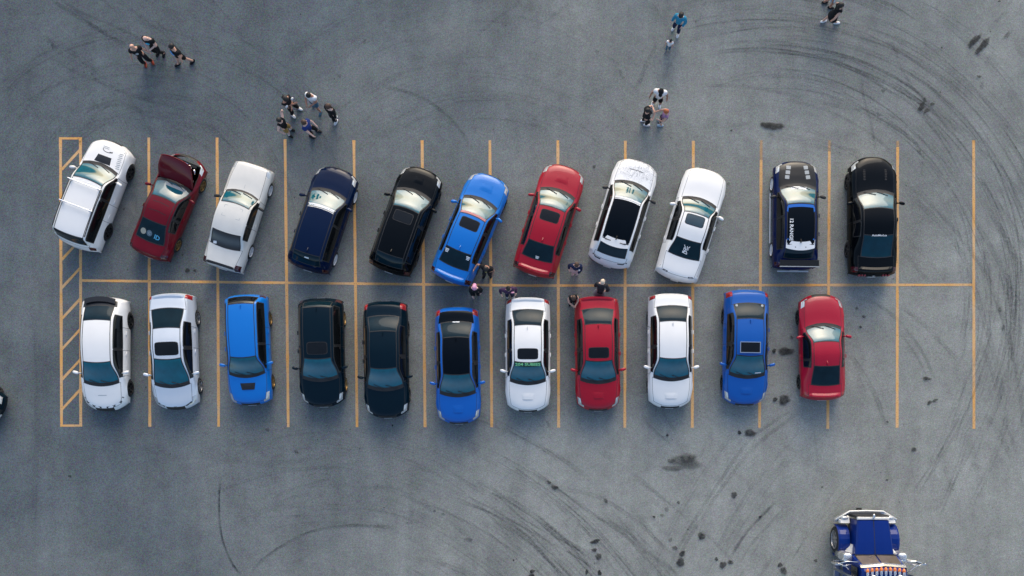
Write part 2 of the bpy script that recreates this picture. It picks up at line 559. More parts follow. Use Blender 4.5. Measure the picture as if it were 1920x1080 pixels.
for pts, wp, op in [
    ([(800, 1060), (850, 990), (1000, 880), (1150, 800), (1280, 760), (1480, 740), (1620, 742), (1790, 757)], 6, .75),
    ([(960, 600), (1080, 550), (1220, 515)], 7, .35), ([(340, 630), (640, 625), (900, 640), (1150, 690)], 10, .22),
    ([(560, 290), (900, 320), (1200, 290), (1500, 250)], 10, .25), ([(900, 370), (1300, 350), (1700, 290)], 10, .2),
    ([(640, 820), (720, 720), (850, 650)], 7, .25), ([(0, 200), (200, 260), (400, 300)], 8, .25), ([(1480, 480), (1750, 490)], 8, .28)]:
    skid(pts, wp, op, **Z7)
Z1 = dict(o=(0, 0), s=3.0)
for pts, wp, op in [
    ([(290, 0), (430, 90), (570, 175), (730, 270)], 8, .55), ([(330, 0), (480, 85), (640, 150), (800, 225)], 8, .48),
    ([(240, 290), (400, 390), (560, 460), (700, 520), (850, 570), (1050, 600)], 8, .5),
    ([(350, 670), (420, 630), (550, 580), (700, 550), (850, 540), (1000, 545), (1150, 590)], 10, .55),
    ([(420, 650), (560, 600), (700, 590), (830, 640), (1000, 690), (1300, 770)], 9, .36),
    ([(250, 190), (300, 260), (360, 320)], 8, .45), ([(500, 410), (600, 370), (700, 345)], 8, .34), ([(870, 540), (960, 600), (1100, 640)], 8, .36),
    ([(180, 380), (170, 560)], 18, .35), ([(60, 0), (130, 300), (150, 840)], 22, .22), ([(1000, 640), (1200, 720), (1450, 760)], 9, .3)]:
    skid(pts, wp, op, **Z1)
Z2 = dict(o=(600, 0), s=3.0)
for pts, wp, op in [
    ([(330, 480), (500, 520), (620, 575), (720, 655), (800, 745), (850, 830)], 8, .5), ([(1140, 0), (1000, 100), (880, 200)], 7, .42),
    ([(1900, 240), (1830, 370), (1790, 480)], 8, .42), ([(1820, 0), (1870, 40), (1915, 80)], 9, .45), ([(1680, 390), (1710, 450)], 6, .6),
    ([(380, 300), (500, 310), (600, 340)], 8, .22), ([(1260, 600), (1340, 660), (1420, 760)], 8, .22), ([(1400, 20), (1280, 110), (1180, 160)], 8, .22)]:
    skid(pts, wp, op, **Z2)
for y, x0, x1 in ((955, 20, 110), (880, 20, 60)):
    skid([(x0 + 45, y - 330), (x0 + 50, y - 120), (x0 + 40, y + 130)], 12, .22)
def arcs(cx, cy, r0, r1, a0, a1, n, op0, op1, span=(15, 60)):
    for _ in range(n):
        r_ = random.uniform(r0, r1)
        s_ = random.uniform(*span)
        a = random.uniform(a0, a1 - s_ * .6)
        ox, oy = random.gauss(0, 14), random.gauss(0, 14)
        dr = random.uniform(-25, 25)
        w_ = random.choice((1.8, 2.5, 3.2, 4.5, 6.5))
        for off in ((0,) if random.random() < .5 else (0, random.uniform(5, 9))):
            q = [(cx + ox + (r_ + off + dr * t) * math.cos(R(a + s_ * t)), cy + oy + (r_ + off + dr * t) * math.sin(R(a + s_ * t))) for t in (0, .2, .4, .6, .8, 1)]
            skid(q, w_, random.uniform(op0, op1))
arcs(1430, 560, 330, 640, -110, 18, 80, .25, .6)
arcs(1100, 560, 700, 810, -10, 26, 22, .25, .5, (8, 22))
arcs(1430, 560, 430, 520, -100, 10, 30, .3, .65)
arcs(560, 1520, 500, 820, -70, -20, 110, .2, .55, (8, 35))
arcs(270, 430, 190, 440, -160, -20, 75, .2, .48)
arcs(-80, 420, 280, 620, -75, -10, 34, .15, .4, (10, 35))
arcs(620, 1330, 280, 540, -130, -50, 44, .1, .28)
arcs(900, 500, 260, 520, -150, -30, 50, .14, .34)
arcs(2300, 1500, 780, 1150, -178, -140, 26, .2, .45, (8, 22))
tm = mesh_obj('tyre_marks', tv, tf, mark_material('tyre_rubber_marks', (.022, .026, .034)))
with_fade(tm, tfade)
tm['kind'] = 'stuff'
tm['label'] = 'dark curved skid marks left by tyres on the asphalt'

sv, sf, sfade = [], [], []
def stain(cx, cy, rx, ry, rot=0, op=.8):
    _mz[0] += .00004
    base = len(sv)
    n = 22
    ph = [random.uniform(0, 6.28) for _ in range(4)]
    c = G(cx, cy)
    sv.append((c[0], c[1], _mz[0])); sfade.append(op)
    for ring, f in ((.72, 1), (1.08, 0)):
        for k in range(n):
            t = 2 * math.pi * k / n
            q = ring * (1 + .13 * math.sin(2 * t + ph[0]) + .11 * math.sin(3 * t + ph[1]) + .07 * math.sin(5 * t + ph[2]))
            x, y = q * rx * math.cos(t), q * ry * math.sin(t)
            X, Y = G(cx + x * math.cos(rot) - y * math.sin(rot), cy + x * math.sin(rot) + y * math.cos(rot))
            sv.append((X, Y, _mz[0])); sfade.append(f * op)
    for k in range(n):
        a, b_ = base + 1 + k, base + 1 + (k + 1) % n
        sf.append((base, b_, a))
        sf.append((a, b_, b_ + n, a + n))
for a in [(1452, 237, 16, 7.5, .1, .95), (1435, 235, 10, 6, 0, .95), (1826, 77, 17, 6, -.85, .95), (1842, 86, 19, 6.5, -.85, .9), (1888, 66, 9, 4, -.9, .4),
          (1727, 201, 11, 5, -.9, .9), (1737, 208, 6, 4, -.6, .9), (1747, 196, 5, 3, -.6, .7), (1733, 188, 5, 4, .4, .6), (1835, 144, 4.5, 2.5, .2, .9),
          (1655, 171, 4, 3.5, 0, .6), (1473, 659, 15, 8, -.15, .85), (1451, 658, 4.2, 4.2, 0, 1), (1470, 750, 12, 9.5, 0, .85), (1453, 749, 5, 4.5, 0, 1),
          (1484, 633, 3, 3, 0, .8), (1386, 811, 4, 3.6, 0, 1), (1406, 812, 13, 6.5, 0, .85), (1285, 866, 30, 13, .05, .5), (1262, 878, 20, 6, 0, .5),
          (1290, 858, 18, 9, 0, .4), (1258, 864, 7, 4, 0, .4), (1713, 843, 6, 4, 0, .8), (1251, 816, 3, 2.5, 0, .9), (1376, 928, 6.5, 6, .3, .8),
          (1315, 1005, 7.5, 7, 0, .9), (1279, 1038, 6, 6, .4, .9), (1276, 1054, 9, 8, 0, .9), (1265, 1027, 5, 4, 0, .6), (1257, 1012, 4, 4, 0, .5),
          (1241, 966, 4, 3, 0, .6), (1355, 1059, 6, 8, .4, .9), (1369, 1054, 5, 4.5, 0, .9), (1343, 1048, 3, 4, 0, .9), (1462, 1059, 5, 4.5, 0, .9),
          (1469, 1070, 7, 7, .4, .75), (1529, 1051, 4, 3, 0, .7), (1272, 942, 3, 3, 0, .9), (1226, 969, 3, 2.5, 0, .9), (1425, 969, 3, 2.5, 0, .9),
          (1029, 904, 4.5, 3, .4, .95), (1040, 914, 6.5, 4.5, .2, .85), (1136, 939, 5, 3, .7, .7), (1116, 1015, 10, 4, -.2, 1), (1114, 1031, 5, 4, 0, .95),
          (1122, 1043, 7, 6, 0, .75), (998, 1071, 5, 4.2, 0, 1), (997, 1079, 7, 3, 0, .95), (1100, 1072, 2.5, 6, 0, 1), (1124, 1074, 4.5, 5, 0, .95),
          (963, 1050, 2, 2, 0, 1), (1737, 710, 8, 4, .2, .85), (1742, 755, 5, 4, -.6, .85), (1752, 751, 6, 3, -.4, .8), (1613, 613, 3, 2.5, 0, .95),
          (1619, 594, 4, 3, 0, .7), (1606, 578, 3, 3, 0, .6), (1874, 580, 4, 5, 0, .5), (1880, 615, 4, 6, 0, .5), (352, 507, 4.5, 5, 0, .85),
          (366, 508, 3.4, 2.8, 0, .8), (233, 392, 3, 2.5, 0, .85), (132, 893, 4, 2.2, .5, .95), (343, 478, 2.5, 2, 0, .7), (1114, 313, 3.5, 3, 0, .85),
          (1446, 252, 5, 3, 0, .4), (1365, 345, 3, 3, 0, .5), (1344, 417, 3, 3, 0, .6), (1371, 245, 2.5, 2, 0, .8), (556, 847, 5, 3, .6, .5),
          (502, 806, 5, 3, 0, .4), (1265, 155, 0.1, 0.1, 0, 0), (1873, 3, 3, 2, 0, .8), (1765, 90, 2, 2, 0, .8), (637, 143, 4, 3, 0, .35),
          (831, 964, 4, 3, 0, .35), (815, 958, 3, 2.5, 0, .4), (879, 1012, 7, 5, 0, .35), (684, 79, 3, 5, 0, .35), (1119, 98, 4, 3, 0, .4),
          (1250, 955, 5, 5, 0, .35), (736, 798, 2, 2, 0, .9), (1663, 791, 2.5, 2, 0, .8), (1662, 900, 2.5, 2, 0, .8), (1541, 913, 2.5, 2, 0, .7)]:
    stain(*a)
for _ in range(170):
    stain(random.uniform(20, 1900), random.uniform(10, 1070), random.uniform(1, 2), random.uniform(.9, 1.7), random.uniform(0, 3), random.uniform(.25, .7))
so = mesh_obj('oil_stains', sv, sf, mark_material('oil_stain', (.016, .017, .018), .6, .5))
with_fade(so, sfade)
so['kind'] = 'stuff'
so['label'] = 'black oil and fluid spots scattered on the asphalt'
sv, sf, sfade = [], [], []
for a in [(238, 402, 20, 26, .2, .34), (228, 378, 10, 12, 0, .25), (250, 440, 10, 10, 0, .2), (1372, 408, 8, 5, 0, .25), (1123, 885, 22, 24, 0, .26), (976, 914, 6, 3, 0, .4),
          (1330, 620, 14, 5, 0, .25), (1786, 509, 16, 8, 0, .25), (1755, 680, 12, 10, 0, .18), (1768, 340, 12, 12, 0, .2), (1848, 577, 20, 8, 0, .22), (1090, 858, 40, 14, .3, .14),
          (1140, 70, 20, 10, 0, .16), (1238, 12, 6, 18, 0, .22), (1268, 8, 6, 18, 0, .2), (840, 70, 60, 30, 0, .1), (1620, 60, 30, 8, .5, .2), (1220, 560 + 300, 16, 20, 0, .15),
          (1225, 1020, 40, 12, .75, .22), (1380, 905, 30, 20, 0, .12), (1850, 690, 30, 60, .3, .1), (1240, 985, 30, 8, .8, .2), (1215, 1050, 30, 9, .8, .2)]:
    stain(*a)
for _ in range(60):
    stain(random.uniform(20, 1900), random.uniform(10, 1070), random.uniform(.8, 1.5), random.uniform(.8, 1.5), 0, random.uniform(.5, 1))
so = mesh_obj('pale_residue', sv, sf, mark_material('pale_residue', (.34, .34, .32), .85))
with_fade(so, sfade)
so['kind'] = 'stuff'
so['label'] = 'chalky pale scuffs and grit on the asphalt'

# ------------------------------------------------------------------ cars
def pchip(t, Y, tt):
    """monotone cubic through Y (n,k) at t (n,), evaluated at tt"""
    h = np.diff(t)
    d = np.diff(Y, axis=0) / h[:, None]
    n = len(t)
    m = np.zeros_like(Y)
    for i in range(1, n - 1):
        w1, w2 = 2 * h[i] + h[i - 1], h[i] + 2 * h[i - 1]
        ok = d[i - 1] * d[i] > 0
        with np.errstate(divide='ignore', invalid='ignore'):
            v = (w1 + w2) / (w1 / d[i - 1] + w2 / d[i])
        m[i] = np.where(ok, v, 0)
    m[0], m[-1] = d[0], d[-1]
    idx = np.clip(np.searchsorted(t, tt, side='right') - 1, 0, n - 2)
    s = ((tt - t[idx]) / h[idx])[:, None]
    H = h[idx][:, None]
    return ((1 + 2 * s) * (1 - s) ** 2 * Y[idx] + s * (1 - s) ** 2 * H * m[idx] +
            s * s * (3 - 2 * s) * Y[idx + 1] + s * s * (s - 1) * H * m[idx + 1])

WRX = dict(L=4.56, W=1.78, H=1.47, HF=.10, HM=.58, CW=1.07, WB=1.20, WT=1.92, RR=3.40, RW=4.02, RE=4.45, zHF=.74, zCW=.95, zRW=1.165, zRE=1.07,
           yr=.52, ywb=.69, yrw=.6, zb=.93, bf=.37, br=.16, cfrac=.42, wb=2.65, fo=.92, rad=.325, doors=4)
HATCH = dict(WRX, L=4.28, W=1.79, H=1.46, CW=1.0, WB=1.12, WT=1.86, RR=3.72, RW=4.08, RE=4.18, zRW=1.05, zRE=.92, yr=.53, yrw=.56, cfrac=.35, wb=2.63, fo=.88, br=.14)
SUV = dict(WRX, L=4.48, W=1.78, H=1.6, CW=1.03, WB=1.15, WT=1.84, RR=4.1, RW=4.31, RE=4.38, zRW=1.08, zRE=.95, zCW=1.02, zHF=.84, zb=1.02, yr=.595, ywb=.71, yrw=.62, cfrac=.3, wb=2.53, fo=.92, rad=.34)
COUPE = dict(WRX, L=4.36, W=1.71, H=1.31, CW=1.15, WB=1.27, WT=1.98, RR=3.0, RW=3.78, RE=4.24, zRW=.98, zRE=.92, zCW=.86, zHF=.66, zb=.84, yr=.5, yrw=.58, cfrac=.25, wb=2.57, fo=.9, doors=2, rad=.31)
BOX = dict(WRX, L=4.36, W=1.66, H=1.38, HF=.06, CW=1.2, WB=1.27, WT=1.8, RR=3.02, RW=3.56, RE=4.27, zHF=.76, zCW=.93, zRW=1.0, zRE=.95, yr=.56, ywb=.64, yrw=.6, zb=.9, bf=.09, br=.06, cfrac=.2, wb=2.57, fo=.78, rad=.3, doors=2)
MUSCLE = dict(WRX, L=4.78, W=1.88, H=1.38, CW=1.42, WB=1.54, WT=2.2, RR=3.28, RW=4.1, RE=4.62, zHF=.76, zCW=.97, zRW=1.03, zRE=1.0, yr=.58, ywb=.70, yrw=.6, zb=.92, bf=.5, br=.14, cfrac=.1, wb=2.72, fo=.95, rad=.34, doors=2)
BRZ = dict(COUPE, L=4.24, W=1.775, H=1.29, CW=1.2, WB=1.32, WT=1.93, RR=2.92, RW=3.66, RE=4.1, bf=.36, br=.2, yr=.5, ywb=.68, yrw=.55, cfrac=.1)
CIVS = dict(WRX, L=4.63, W=1.8, H=1.42, CW=.86, WB=.99, WT=1.95, RR=3.2, RW=3.98, RE=4.5, zHF=.7, yr=.53, ywb=.68, yrw=.62, bf=.34, cfrac=.38, wb=2.7)
CIVH = dict(CIVS, L=4.52, H=1.43, CW=.98, WB=1.1, WT=1.88, RR=3.56, RW=4.14, RE=4.36, zRW=1.1, zRE=1.0, yrw=.56, bf=.42, cfrac=.5)
LUX = dict(WRX, L=4.62, W=1.81, H=1.42, CW=1.3, WB=1.42, WT=2.02, RR=3.12, RW=3.78, RE=4.5, zb=.92, yr=.5, ywb=.68, yrw=.62, bf=.34, br=.2, cfrac=.3, wb=2.8)
WAGON = dict(WRX, L=4.4, W=1.71, H=1.46, CW=1.08, WB=1.19, WT=1.84, RR=3.96, RW=4.27, RE=4.33, zRW=1.03, zRE=.95, yr=.5, yrw=.58, cfrac=.3, bf=.26, br=.14, wb=2.52, fo=.9, rad=.31)

def car_grid(S):
    L, hw = S['L'], S['W'] / 2
    H = S['H']
    zb = S['zb']
    RM = (S['WT'] + S['RR']) / 2
    zWT, zRR = H - .065, H - .07
    zWB = S['zCW'] + .035
    yr, ywb, yrw = S['yr'], S['ywb'], S['yrw']
    hood_e = ywb + .05
    rows = []
    def row(d, bow, p, cols):
        out = []
        for y, z in cols:
            out.append((L / 2 - d - bow * (abs(y) / hw) ** p, y, z))
        rows.append(out)
    def low(y5=0.0, z5=.66, sq=0.0):
        return [(hw - y5, z5), (hw - .012 - y5, .44), (hw - .075 - y5, .2)]
    e = .22 + .6 * (hw - .86)  # keeps narrow and wide bodies alike
    bf, br = S['bf'], S['br']
    # rear bottom, bumper tip, tail edge, rear glass base
    zt = min(.6, S['zRE'] - .25)
    row(L - .06, -br, 2.6, [(0, .26), (.25, .26), (.5, .26), (hw - .24, .26), (hw - .13, .255), (hw - .05, .25), (hw - .05, .24), (hw - .08, .2)])
    row(L, -br, 2.6, [(0, zt), (.25, zt), (.5, zt - .005), (hw - .24, zt - .01), (hw - .12, zt - .02), (hw - .035, zt - .06), (hw - .035, .4), (hw - .08, .2)])
    zE = S['zRE']
    row(S['RE'], -br * .9, 2.6, [(0, zE), (.25, zE - .003), (.5, zE - .012), (hw - .25, zE - .03), (hw - .14, zE - .09)] + low(.03, .64))
    zW = S['zRW']
    row(S['RW'], -.13, 2, [(0, zW), (yrw * .5, zW - .004), (yrw, zW - .02), (max(yrw + .09, hw - .24), zW - .045), (hw - .1, zb - .01)] + low(.005))
    row(S['RR'], -.10, 2, [(0, zRR), (yr * .5, zRR - .006), (yr, zRR - .026), (yr + .10, zRR - .075), (hw - .085, zb)] + low())
    row(RM, 0.0, 2, [(0, H), (yr * .5, H - .007), (yr + .01, H - .028), (yr + .105, H - .075), (hw - .075, zb - .005)] + low())
    row(S['WT'], .15, 2, [(0, zWT), (yr * .5, zWT - .006), (yr, zWT - .028), (yr + .095, zWT - .07), (hw - .08, zb - .01)] + low())
    row(S['WB'], .24, 2, [(0, zWB), (ywb * .5, zWB - .006), (ywb, zWB - .025), (hood_e, zWB - .04), (hw - .085, zb - .02)] + low())
    zc = S['zCW']
    row(S['CW'], .24, 2, [(0, zc), (ywb * .5, zc - .006), (ywb, zc - .025), (hood_e, zc - .045), (hw - .085, zb - .045)] + low())
    zm = (S['zHF'] + zc) / 2 + .035
    row(S['HM'], .26, 2, [(0, zm), (ywb * .5, zm - .006), (ywb - .03, zm - .022), (hood_e - .015, zm - .04), (hw - .085, zm - .1)] + low(.0, .64))
    zf = S['zHF']
    row(S['HF'], bf * 1.05, 2.5, [(0, zf), (.25, zf - .003), (.47, zf - .012), (hw - .23, zf - .03), (hw - .13, zf - .07), (hw - .05, .55), (hw - .045, .4), (hw - .09, .2)])
    row(0, bf, 2.6, [(0, .50), (.25, .5), (.45, .495), (hw - .25, .49), (hw - .15, .48), (hw - .08, .44), (hw - .07, .36), (hw - .1, .2)])
    row(.05, bf, 2.6, [(0, .22), (.25, .22), (.45, .22), (hw - .25, .22), (hw - .16, .22), (hw - .1, .215), (hw - .1, .21), (hw - .11, .2)])
    C = np.array(rows)                          # (13, 8, 3)
    M = C[:, :0:-1].copy()
    M[:, :, 1] *= -1
    C = np.concatenate([M, C], axis=1)          # columns right sill ... centre ... left sill
    tr = np.concatenate([[0], np.cumsum(np.maximum(.02, np.linalg.norm(np.diff(C, axis=0), axis=2)[:, 5:10].mean(1)))])
    tcn = np.concatenate([[0], np.cumsum(np.maximum(.015, np.linalg.norm(np.diff(C, axis=1), axis=2)[3:10].mean(0)))])
    ru = [0.0]
    for i in range(12):
        n = max(2, int(math.ceil((tr[i + 1] - tr[i]) / .075)))
        ru += [i + (k + 1) / n for k in range(n)]
    cn = [4, 4, 3, 4, 2, 3, 3]
    cn = cn + cn[::-1]
    cv = [-7.0]
    for i in range(14):
        cv += [-7 + i + (k + 1) / cn[i] for k in range(cn[i])]
    ru, cv = np.array(ru), np.array(cv)
    ttr = np.interp(ru, np.arange(13), tr)
    ttc = np.interp(cv, np.arange(-7, 8), tcn)
    A = pchip(tr, C.reshape(13, -1), ttr).reshape(len(ru), 15, 3)
    Bq = pchip(tcn, A.transpose(1, 0, 2).reshape(15, -1), ttc).reshape(len(cv), len(ru), 3).transpose(1, 0, 2)
    return ru, cv, Bq

def rounded(hx, hy, nx=10, ny=10, n=7):
    vv, ff = [], []
    for i in range(nx + 1):
        for j in range(ny + 1):
            a, b_ = -1 + 2 * i / nx, -1 + 2 * j / ny
            r = max(abs(a), abs(b_))
            if r > 1e-9:
                k = ((abs(a) / r) ** n + (abs(b_) / r) ** n) ** (1 / n)
                a, b_ = a / k, b_ / k
            vv.append((a * hx, b_ * hy))
            if i and j:
                p = i * (ny + 1) + j
                ff.append((p - ny - 2, p - 1, p, p - ny - 1))
    return vv, ff

def wheel_parts(parent, x, y, rad, side, rim_mat, spokes=5, width=.21, disc=False):
    n = 28
    prof = [(rad * .70, -width / 2), (rad * .93, -width / 2), (rad, -width / 2 + .035), (rad, width / 2 - .035), (rad * .93, width / 2), (rad * .70, width / 2)]
    vv, ff = [], []
    for k in range(n):
        t = 2 * math.pi * k / n
        for r_, q in prof:
            vv.append((r_ * math.cos(t), q, r_ * math.sin(t)))
    m = len(prof)
    for k in range(n):
        for j in range(m - 1):
            a, b_ = k * m + j, ((k + 1) % n) * m + j
            ff.append((a, b_, b_ + 1, a + 1))
    tyre = mesh_obj('wheel', vv, ff, RUBBER, parent, True)
    tyre.location = (x, y, rad)
    mb = MB()
    o = side * (width / 2 - .012)
    r1 = rad * .71
    # rim barrel, lip, spokes and hub
    vv, ff = [], []
    pr = [(r1, side * (width / 2 + .004)), (r1 * .93, side * (width / 2 + .004)), (r1 * .9, o - side * .05), (r1 * .86, o - side * .09), (0.02, o - side * .09)]
    for k in range(n):
        t = 2 * math.pi * k / n
        for r_, q in pr:
            vv.append((r_ * math.cos(t), q, r_ * math.sin(t)))
    m = len(pr)
    nl = []
    for k in range(n):
        for j in range(m - 1):
            a, b_ = k * m + j, ((k + 1) % n) * m + j
            ff.append((a, b_, b_ + 1, a + 1)); nl.append(1 if j >= 2 and not disc else 0)
    base = len(vv)
    for k in range(spokes):
        t = 2 * math.pi * k / spokes + .3
        ca, sa = math.cos(t), math.sin(t)
        w0, w1 = rad * .10, rad * .075
        for (r_, ww, q) in ((.03, w0, o), (r1 * .95, w1, o - side * .005)):
            for sg in (-1, 1):
                vv.append((r_ * ca - sg * ww * sa, q, r_ * sa + sg * ww * ca))
                vv.append((r_ * ca - sg * ww * sa, q - side * .05, r_ * sa + sg * ww * ca))
        b_ = base + k * 8
        ff += [(b_, b_ + 2, b_ + 6, b_ + 4), (b_, b_ + 4, b_ + 5, b_ + 1), (b_ + 2, b_ + 3, b_ + 7, b_ + 6)]
        nl += [0, 0, 0]
    rim = mesh_obj('rim', vv, ff, None, tyre, False, mats=[rim_mat, TRIM], midx=nl)
    return tyre

CARS = {}
def make_car(key, S, gpx, phi, label, pm, group, roof=None, hood_m=None, rim=ALLOY, sunroof=None, scoop=None, spoiler=None, mirror_m=None,
             fin=True, deck=None, lamp=LAMP, tail=TAIL, name='parked_car', trim_front=False, plate_front=True, open_hood=None, glass_front=None,
             glass_rear=None, ditch=True, handle_m=None, extra=None, spokes=5, disc=False, cat='car', **ov):
    S = dict(S, **ov)
    X, Y = G(*gpx)
    root = thing(name, label, cat, (X, Y, 0), R(90 - phi), group)
    L, hw = S['L'], S['W'] / 2
    ru, cv, P = car_grid(S)
    nr, nc = len(ru), len(cv)
    fa, ra = L / 2 - S['fo'], L / 2 - S['fo'] - S['wb']
    AR = S['rad'] * 1.13
    V = P.reshape(-1, 3).copy()
    # wheel arch cut-outs
    inside = np.zeros(len(V), bool)
    VV = np.tile(np.abs(cv), nr)
    side_v = VV >= 4.0
    for ax in (fa, ra):
        dx, dz = V[:, 0] - ax, V[:, 2] - S['rad']
        dd = np.hypot(dx, dz)
        ins = side_v & (dd < AR) & (V[:, 2] < .75)
        inside |= ins
        k = np.where(dd > 1e-6, AR / np.maximum(dd, 1e-6), 1)
        snapx, snapz = ax + dx * k, S['rad'] + dz * k
        V[ins, 0] = np.where(ins, snapx, V[:, 0])[ins] * 1.0
        V[ins, 2] = np.where(ins, snapz, V[:, 2])[ins] * 1.0
    roof_m = roof or pm
    reg, region = {}, {}
    xs = P[:, :, 0]
    two = S['doors'] == 2
    dfront = fa - .46
    dl = 1.28 if two else 1.02
    d2 = dfront - dl
    d3 = ra + .36 if not two else None
    uside = 4 - S['cfrac']
    ub = None
    body_faces = []
    for i in range(nr - 1):
        u = (ru[i] + ru[i + 1]) / 2
        for j in range(nc - 1):
            v = (cv[j] + cv[j + 1]) / 2
            av = abs(v)
            sd_ = 'L' if v > 0 else 'R'
            q = (i * nc + j, (i + 1) * nc + j, (i + 1) * nc + j + 1, i * nc + j + 1)
            if inside[list(q)].all():
                continue
            cx = (xs[i, j] + xs[i + 1, j + 1]) / 2
            nm = 'body'
            if 6 < u < 7 and av < 2: nm = 'windshield'
            elif 7 < u < 8 and av < 2.0: nm = 'cowl'
            elif 3 < u < 4 and av < 2: nm = 'rear_window'
            elif 4 < u < 6 and av < 2: nm = 'roof'
            elif uside < u < 6.9 and 3 < av < 4:
                bx = d2
                nm = ('side_window', sd_, 'f' if cx > bx + .04 else ('r' if cx < bx - .04 else 'p'))
                if nm[2] == 'p': nm = ('pillar', sd_)
            elif 8 < u < 10 and av < 3: nm = 'hood'
            elif 2 < u < 3 and av < 3: nm = 'trunk'
            elif 9.55 < u < 10.45 and 2.65 < av < 4.3: nm = ('headlight', sd_)
            elif 1.45 < u < 2.3 and 3.0 < av < 4.6: nm = ('taillight', sd_)
            elif 10.15 < u < 11.0 and av < 1.7: nm = 'grille'
            elif u > 10.0 and av < 5.6: nm = 'front_bumper'
            elif u < 1.55 and av < 5.6: nm = 'rear_bumper'
            elif 4 < av < 6.55 and u > 3.2 and u < 8:
                if dfront > cx > d2: nm = ('door', sd_, 'f')
                elif d3 is not None and d2 > cx > d3: nm = ('door', sd_, 'r')
            reg.setdefault(nm, []).append(q)
            region[(i, j)] = nm
    def sub(nm_key, name_, mat, parent=root, verts=V, pivot=None):
        fs = reg.pop(nm_key, None)
        if not fs:
            return None
        ids = sorted({a for f in fs for a in f})
        mp = {a: k for k, a in enumerate(ids)}
        return mesh_obj(name_, verts[ids], [tuple(mp[a] for a in f) for f in fs], mat, parent, True)
    allf = [f for k, fl in reg.items() for f in fl]
    bvh = BVHTree.FromPolygons([tuple(p) for p in V], allf)
    def proj(x, y, off=.004):
        h = bvh.ray_cast(Vector((x, y, 3)), Vector((0, 0, -1)))
        return (h[0] + h[1].normalized() * off * (1 if h[1].z > 0 else -1)) if h[0] is not None else Vector((x, y, .5))
    def decal(nm_, x, y, hx, hy, mat, off=.005, n=7, rot=0.0, parent=root, res=10):
        vv, ff = rounded(hx, hy, res, res, n)
        c, s = math.cos(rot), math.sin(rot)
        return mesh_obj(nm_, [proj(x + a * c - b_ * s, y + a * s + b_ * c, off) for a, b_ in vv], ff, mat, parent, True)
    def text(nm_, s_, x, y, size, mat, rot=0.0, off=.006, width=None, parent=root):
        """lettering laid on the surface; rot 0 = text up points to the car's nose"""
        cu = bpy.data.curves.new(nm_, 'FONT')
        cu.body = s_; cu.size = size; cu.align_x = 'CENTER'; cu.align_y = 'CENTER'
        cu.resolution_u = 2
        cu.offset = size * .02
        to = bpy.data.objects.new(nm_, cu)
        COL.objects.link(to)
        me = bpy.data.meshes.new_from_object(to.evaluated_get(bpy.context.evaluated_depsgraph_get()))
        bpy.data.objects.remove(to)
        co = [v_.co.copy() for v_ in me.vertices]
        fs = [tuple(p.vertices) for p in me.polygons]
        bpy.data.meshes.remove(me)
        if not co:
            return
        k = 1.0
        if width:
            k = width / max(1e-6, max(c.x for c in co) - min(c.x for c in co))
        cr, sr = math.cos(rot), math.sin(rot)
        out = []
        for c in co:
            fx, fy = c.y, -c.x * k          # up -> +x (nose), right -> -y
            out.append(proj(x + fx * cr - fy * sr, y + fx * sr + fy * cr, off))
        return mesh_obj(nm_, out, fs, mat, parent)
    def poly(nm_, pts, mat, off=.005, parent=root):
        return mesh_obj(nm_, [proj(a, b_, off) for a, b_ in pts], [tuple(range(len(pts)))], mat, parent)
    def strip(nm_, pts, wd, mat, off=.006, parent=root):
        vv, ff = [], []
        for i, p in enumerate(pts):
            a, b_ = Vector(pts[max(i - 1, 0)]), Vector(pts[min(i + 1, len(pts) - 1)])
            d = (b_ - a).normalized()
            nn = Vector((-d.y, d.x)) * wd / 2
            c = Vector(p)
            vv += [proj(*(c + nn), off), proj(*(c - nn), off)]
            if i:
                ff.append((2 * i - 2, 2 * i - 1, 2 * i + 1, 2 * i))
        return mesh_obj(nm_, vv, ff, mat, parent)
    # ribbons along panel joints
    Nn = np.zeros_like(V)
    for f in allf:
        a, b_, c = V[f[0]], V[f[1]], V[f[3]]
        n_ = np.cross(c - a, b_ - a)
        for k in f: Nn[k] += n_
    Nn /= np.linalg.norm(Nn, axis=1)[:, None] + 1e-9
    cen = V.mean(0)
    if (Nn[:, 2] * 1).sum() < 0: Nn = -Nn
    gap_mb, trim_mb = MB(), MB()
    def rib(mb, a, b_, wd, off):
        pa, pb = Vector(V[a]), Vector(V[b_])
        d = pb - pa
        if d.length < 1e-5: return
        d.normalize()
        na, nb = Vector(Nn[a]), Vector(Nn[b_])
        ta, tb = na.cross(d).normalized() * wd / 2, nb.cross(d).normalized() * wd / 2
        pa, pb = pa + na * off - d * wd * .3, pb + nb * off + d * wd * .3
        mb.add([pa - ta, pa + ta, pb + tb, pb - tb], [(0, 1, 2, 3)])
    isglass = lambda k: k in ('windshield', 'rear_window', 'cowl') or (isinstance(k, tuple) and k[0] == 'side_window')
    grp = lambda k: k if k in ('hood', 'trunk', 'roof') or (isinstance(k, tuple) and k[0] == 'door') else 'x'
    for (i, j), k in region.items():
        for (di, dj) in ((1, 0), (0, 1)):
            k2 = region.get((i + di, j + dj))
            if k2 is None or k2 == k: continue
            a, b_ = ((i + 1) * nc + j, (i + 1) * nc + j + 1) if di else (i * nc + j + 1, (i + 1) * nc + j + 1)
            if isglass(k) != isglass(k2):
                rib(trim_mb, a, b_, .035, .003)
            elif grp(k) != grp(k2) and not isglass(k):
                rr_ = 'roof' in (k, k2)
                if rr_ and not ditch: continue
                rib(gap_mb, a, b_, .026 if rr_ else .012, .002)
    # ---- parts
    gf = glass_front or GLASS_FRONT
    sub('windshield', 'windshield', gf)
    sub('rear_window', 'rear_window', glass_rear or GLASS)
    cw = sub('cowl', 'cowl_panel', TRIM)
    rf = sub('roof', 'roof', roof_m)
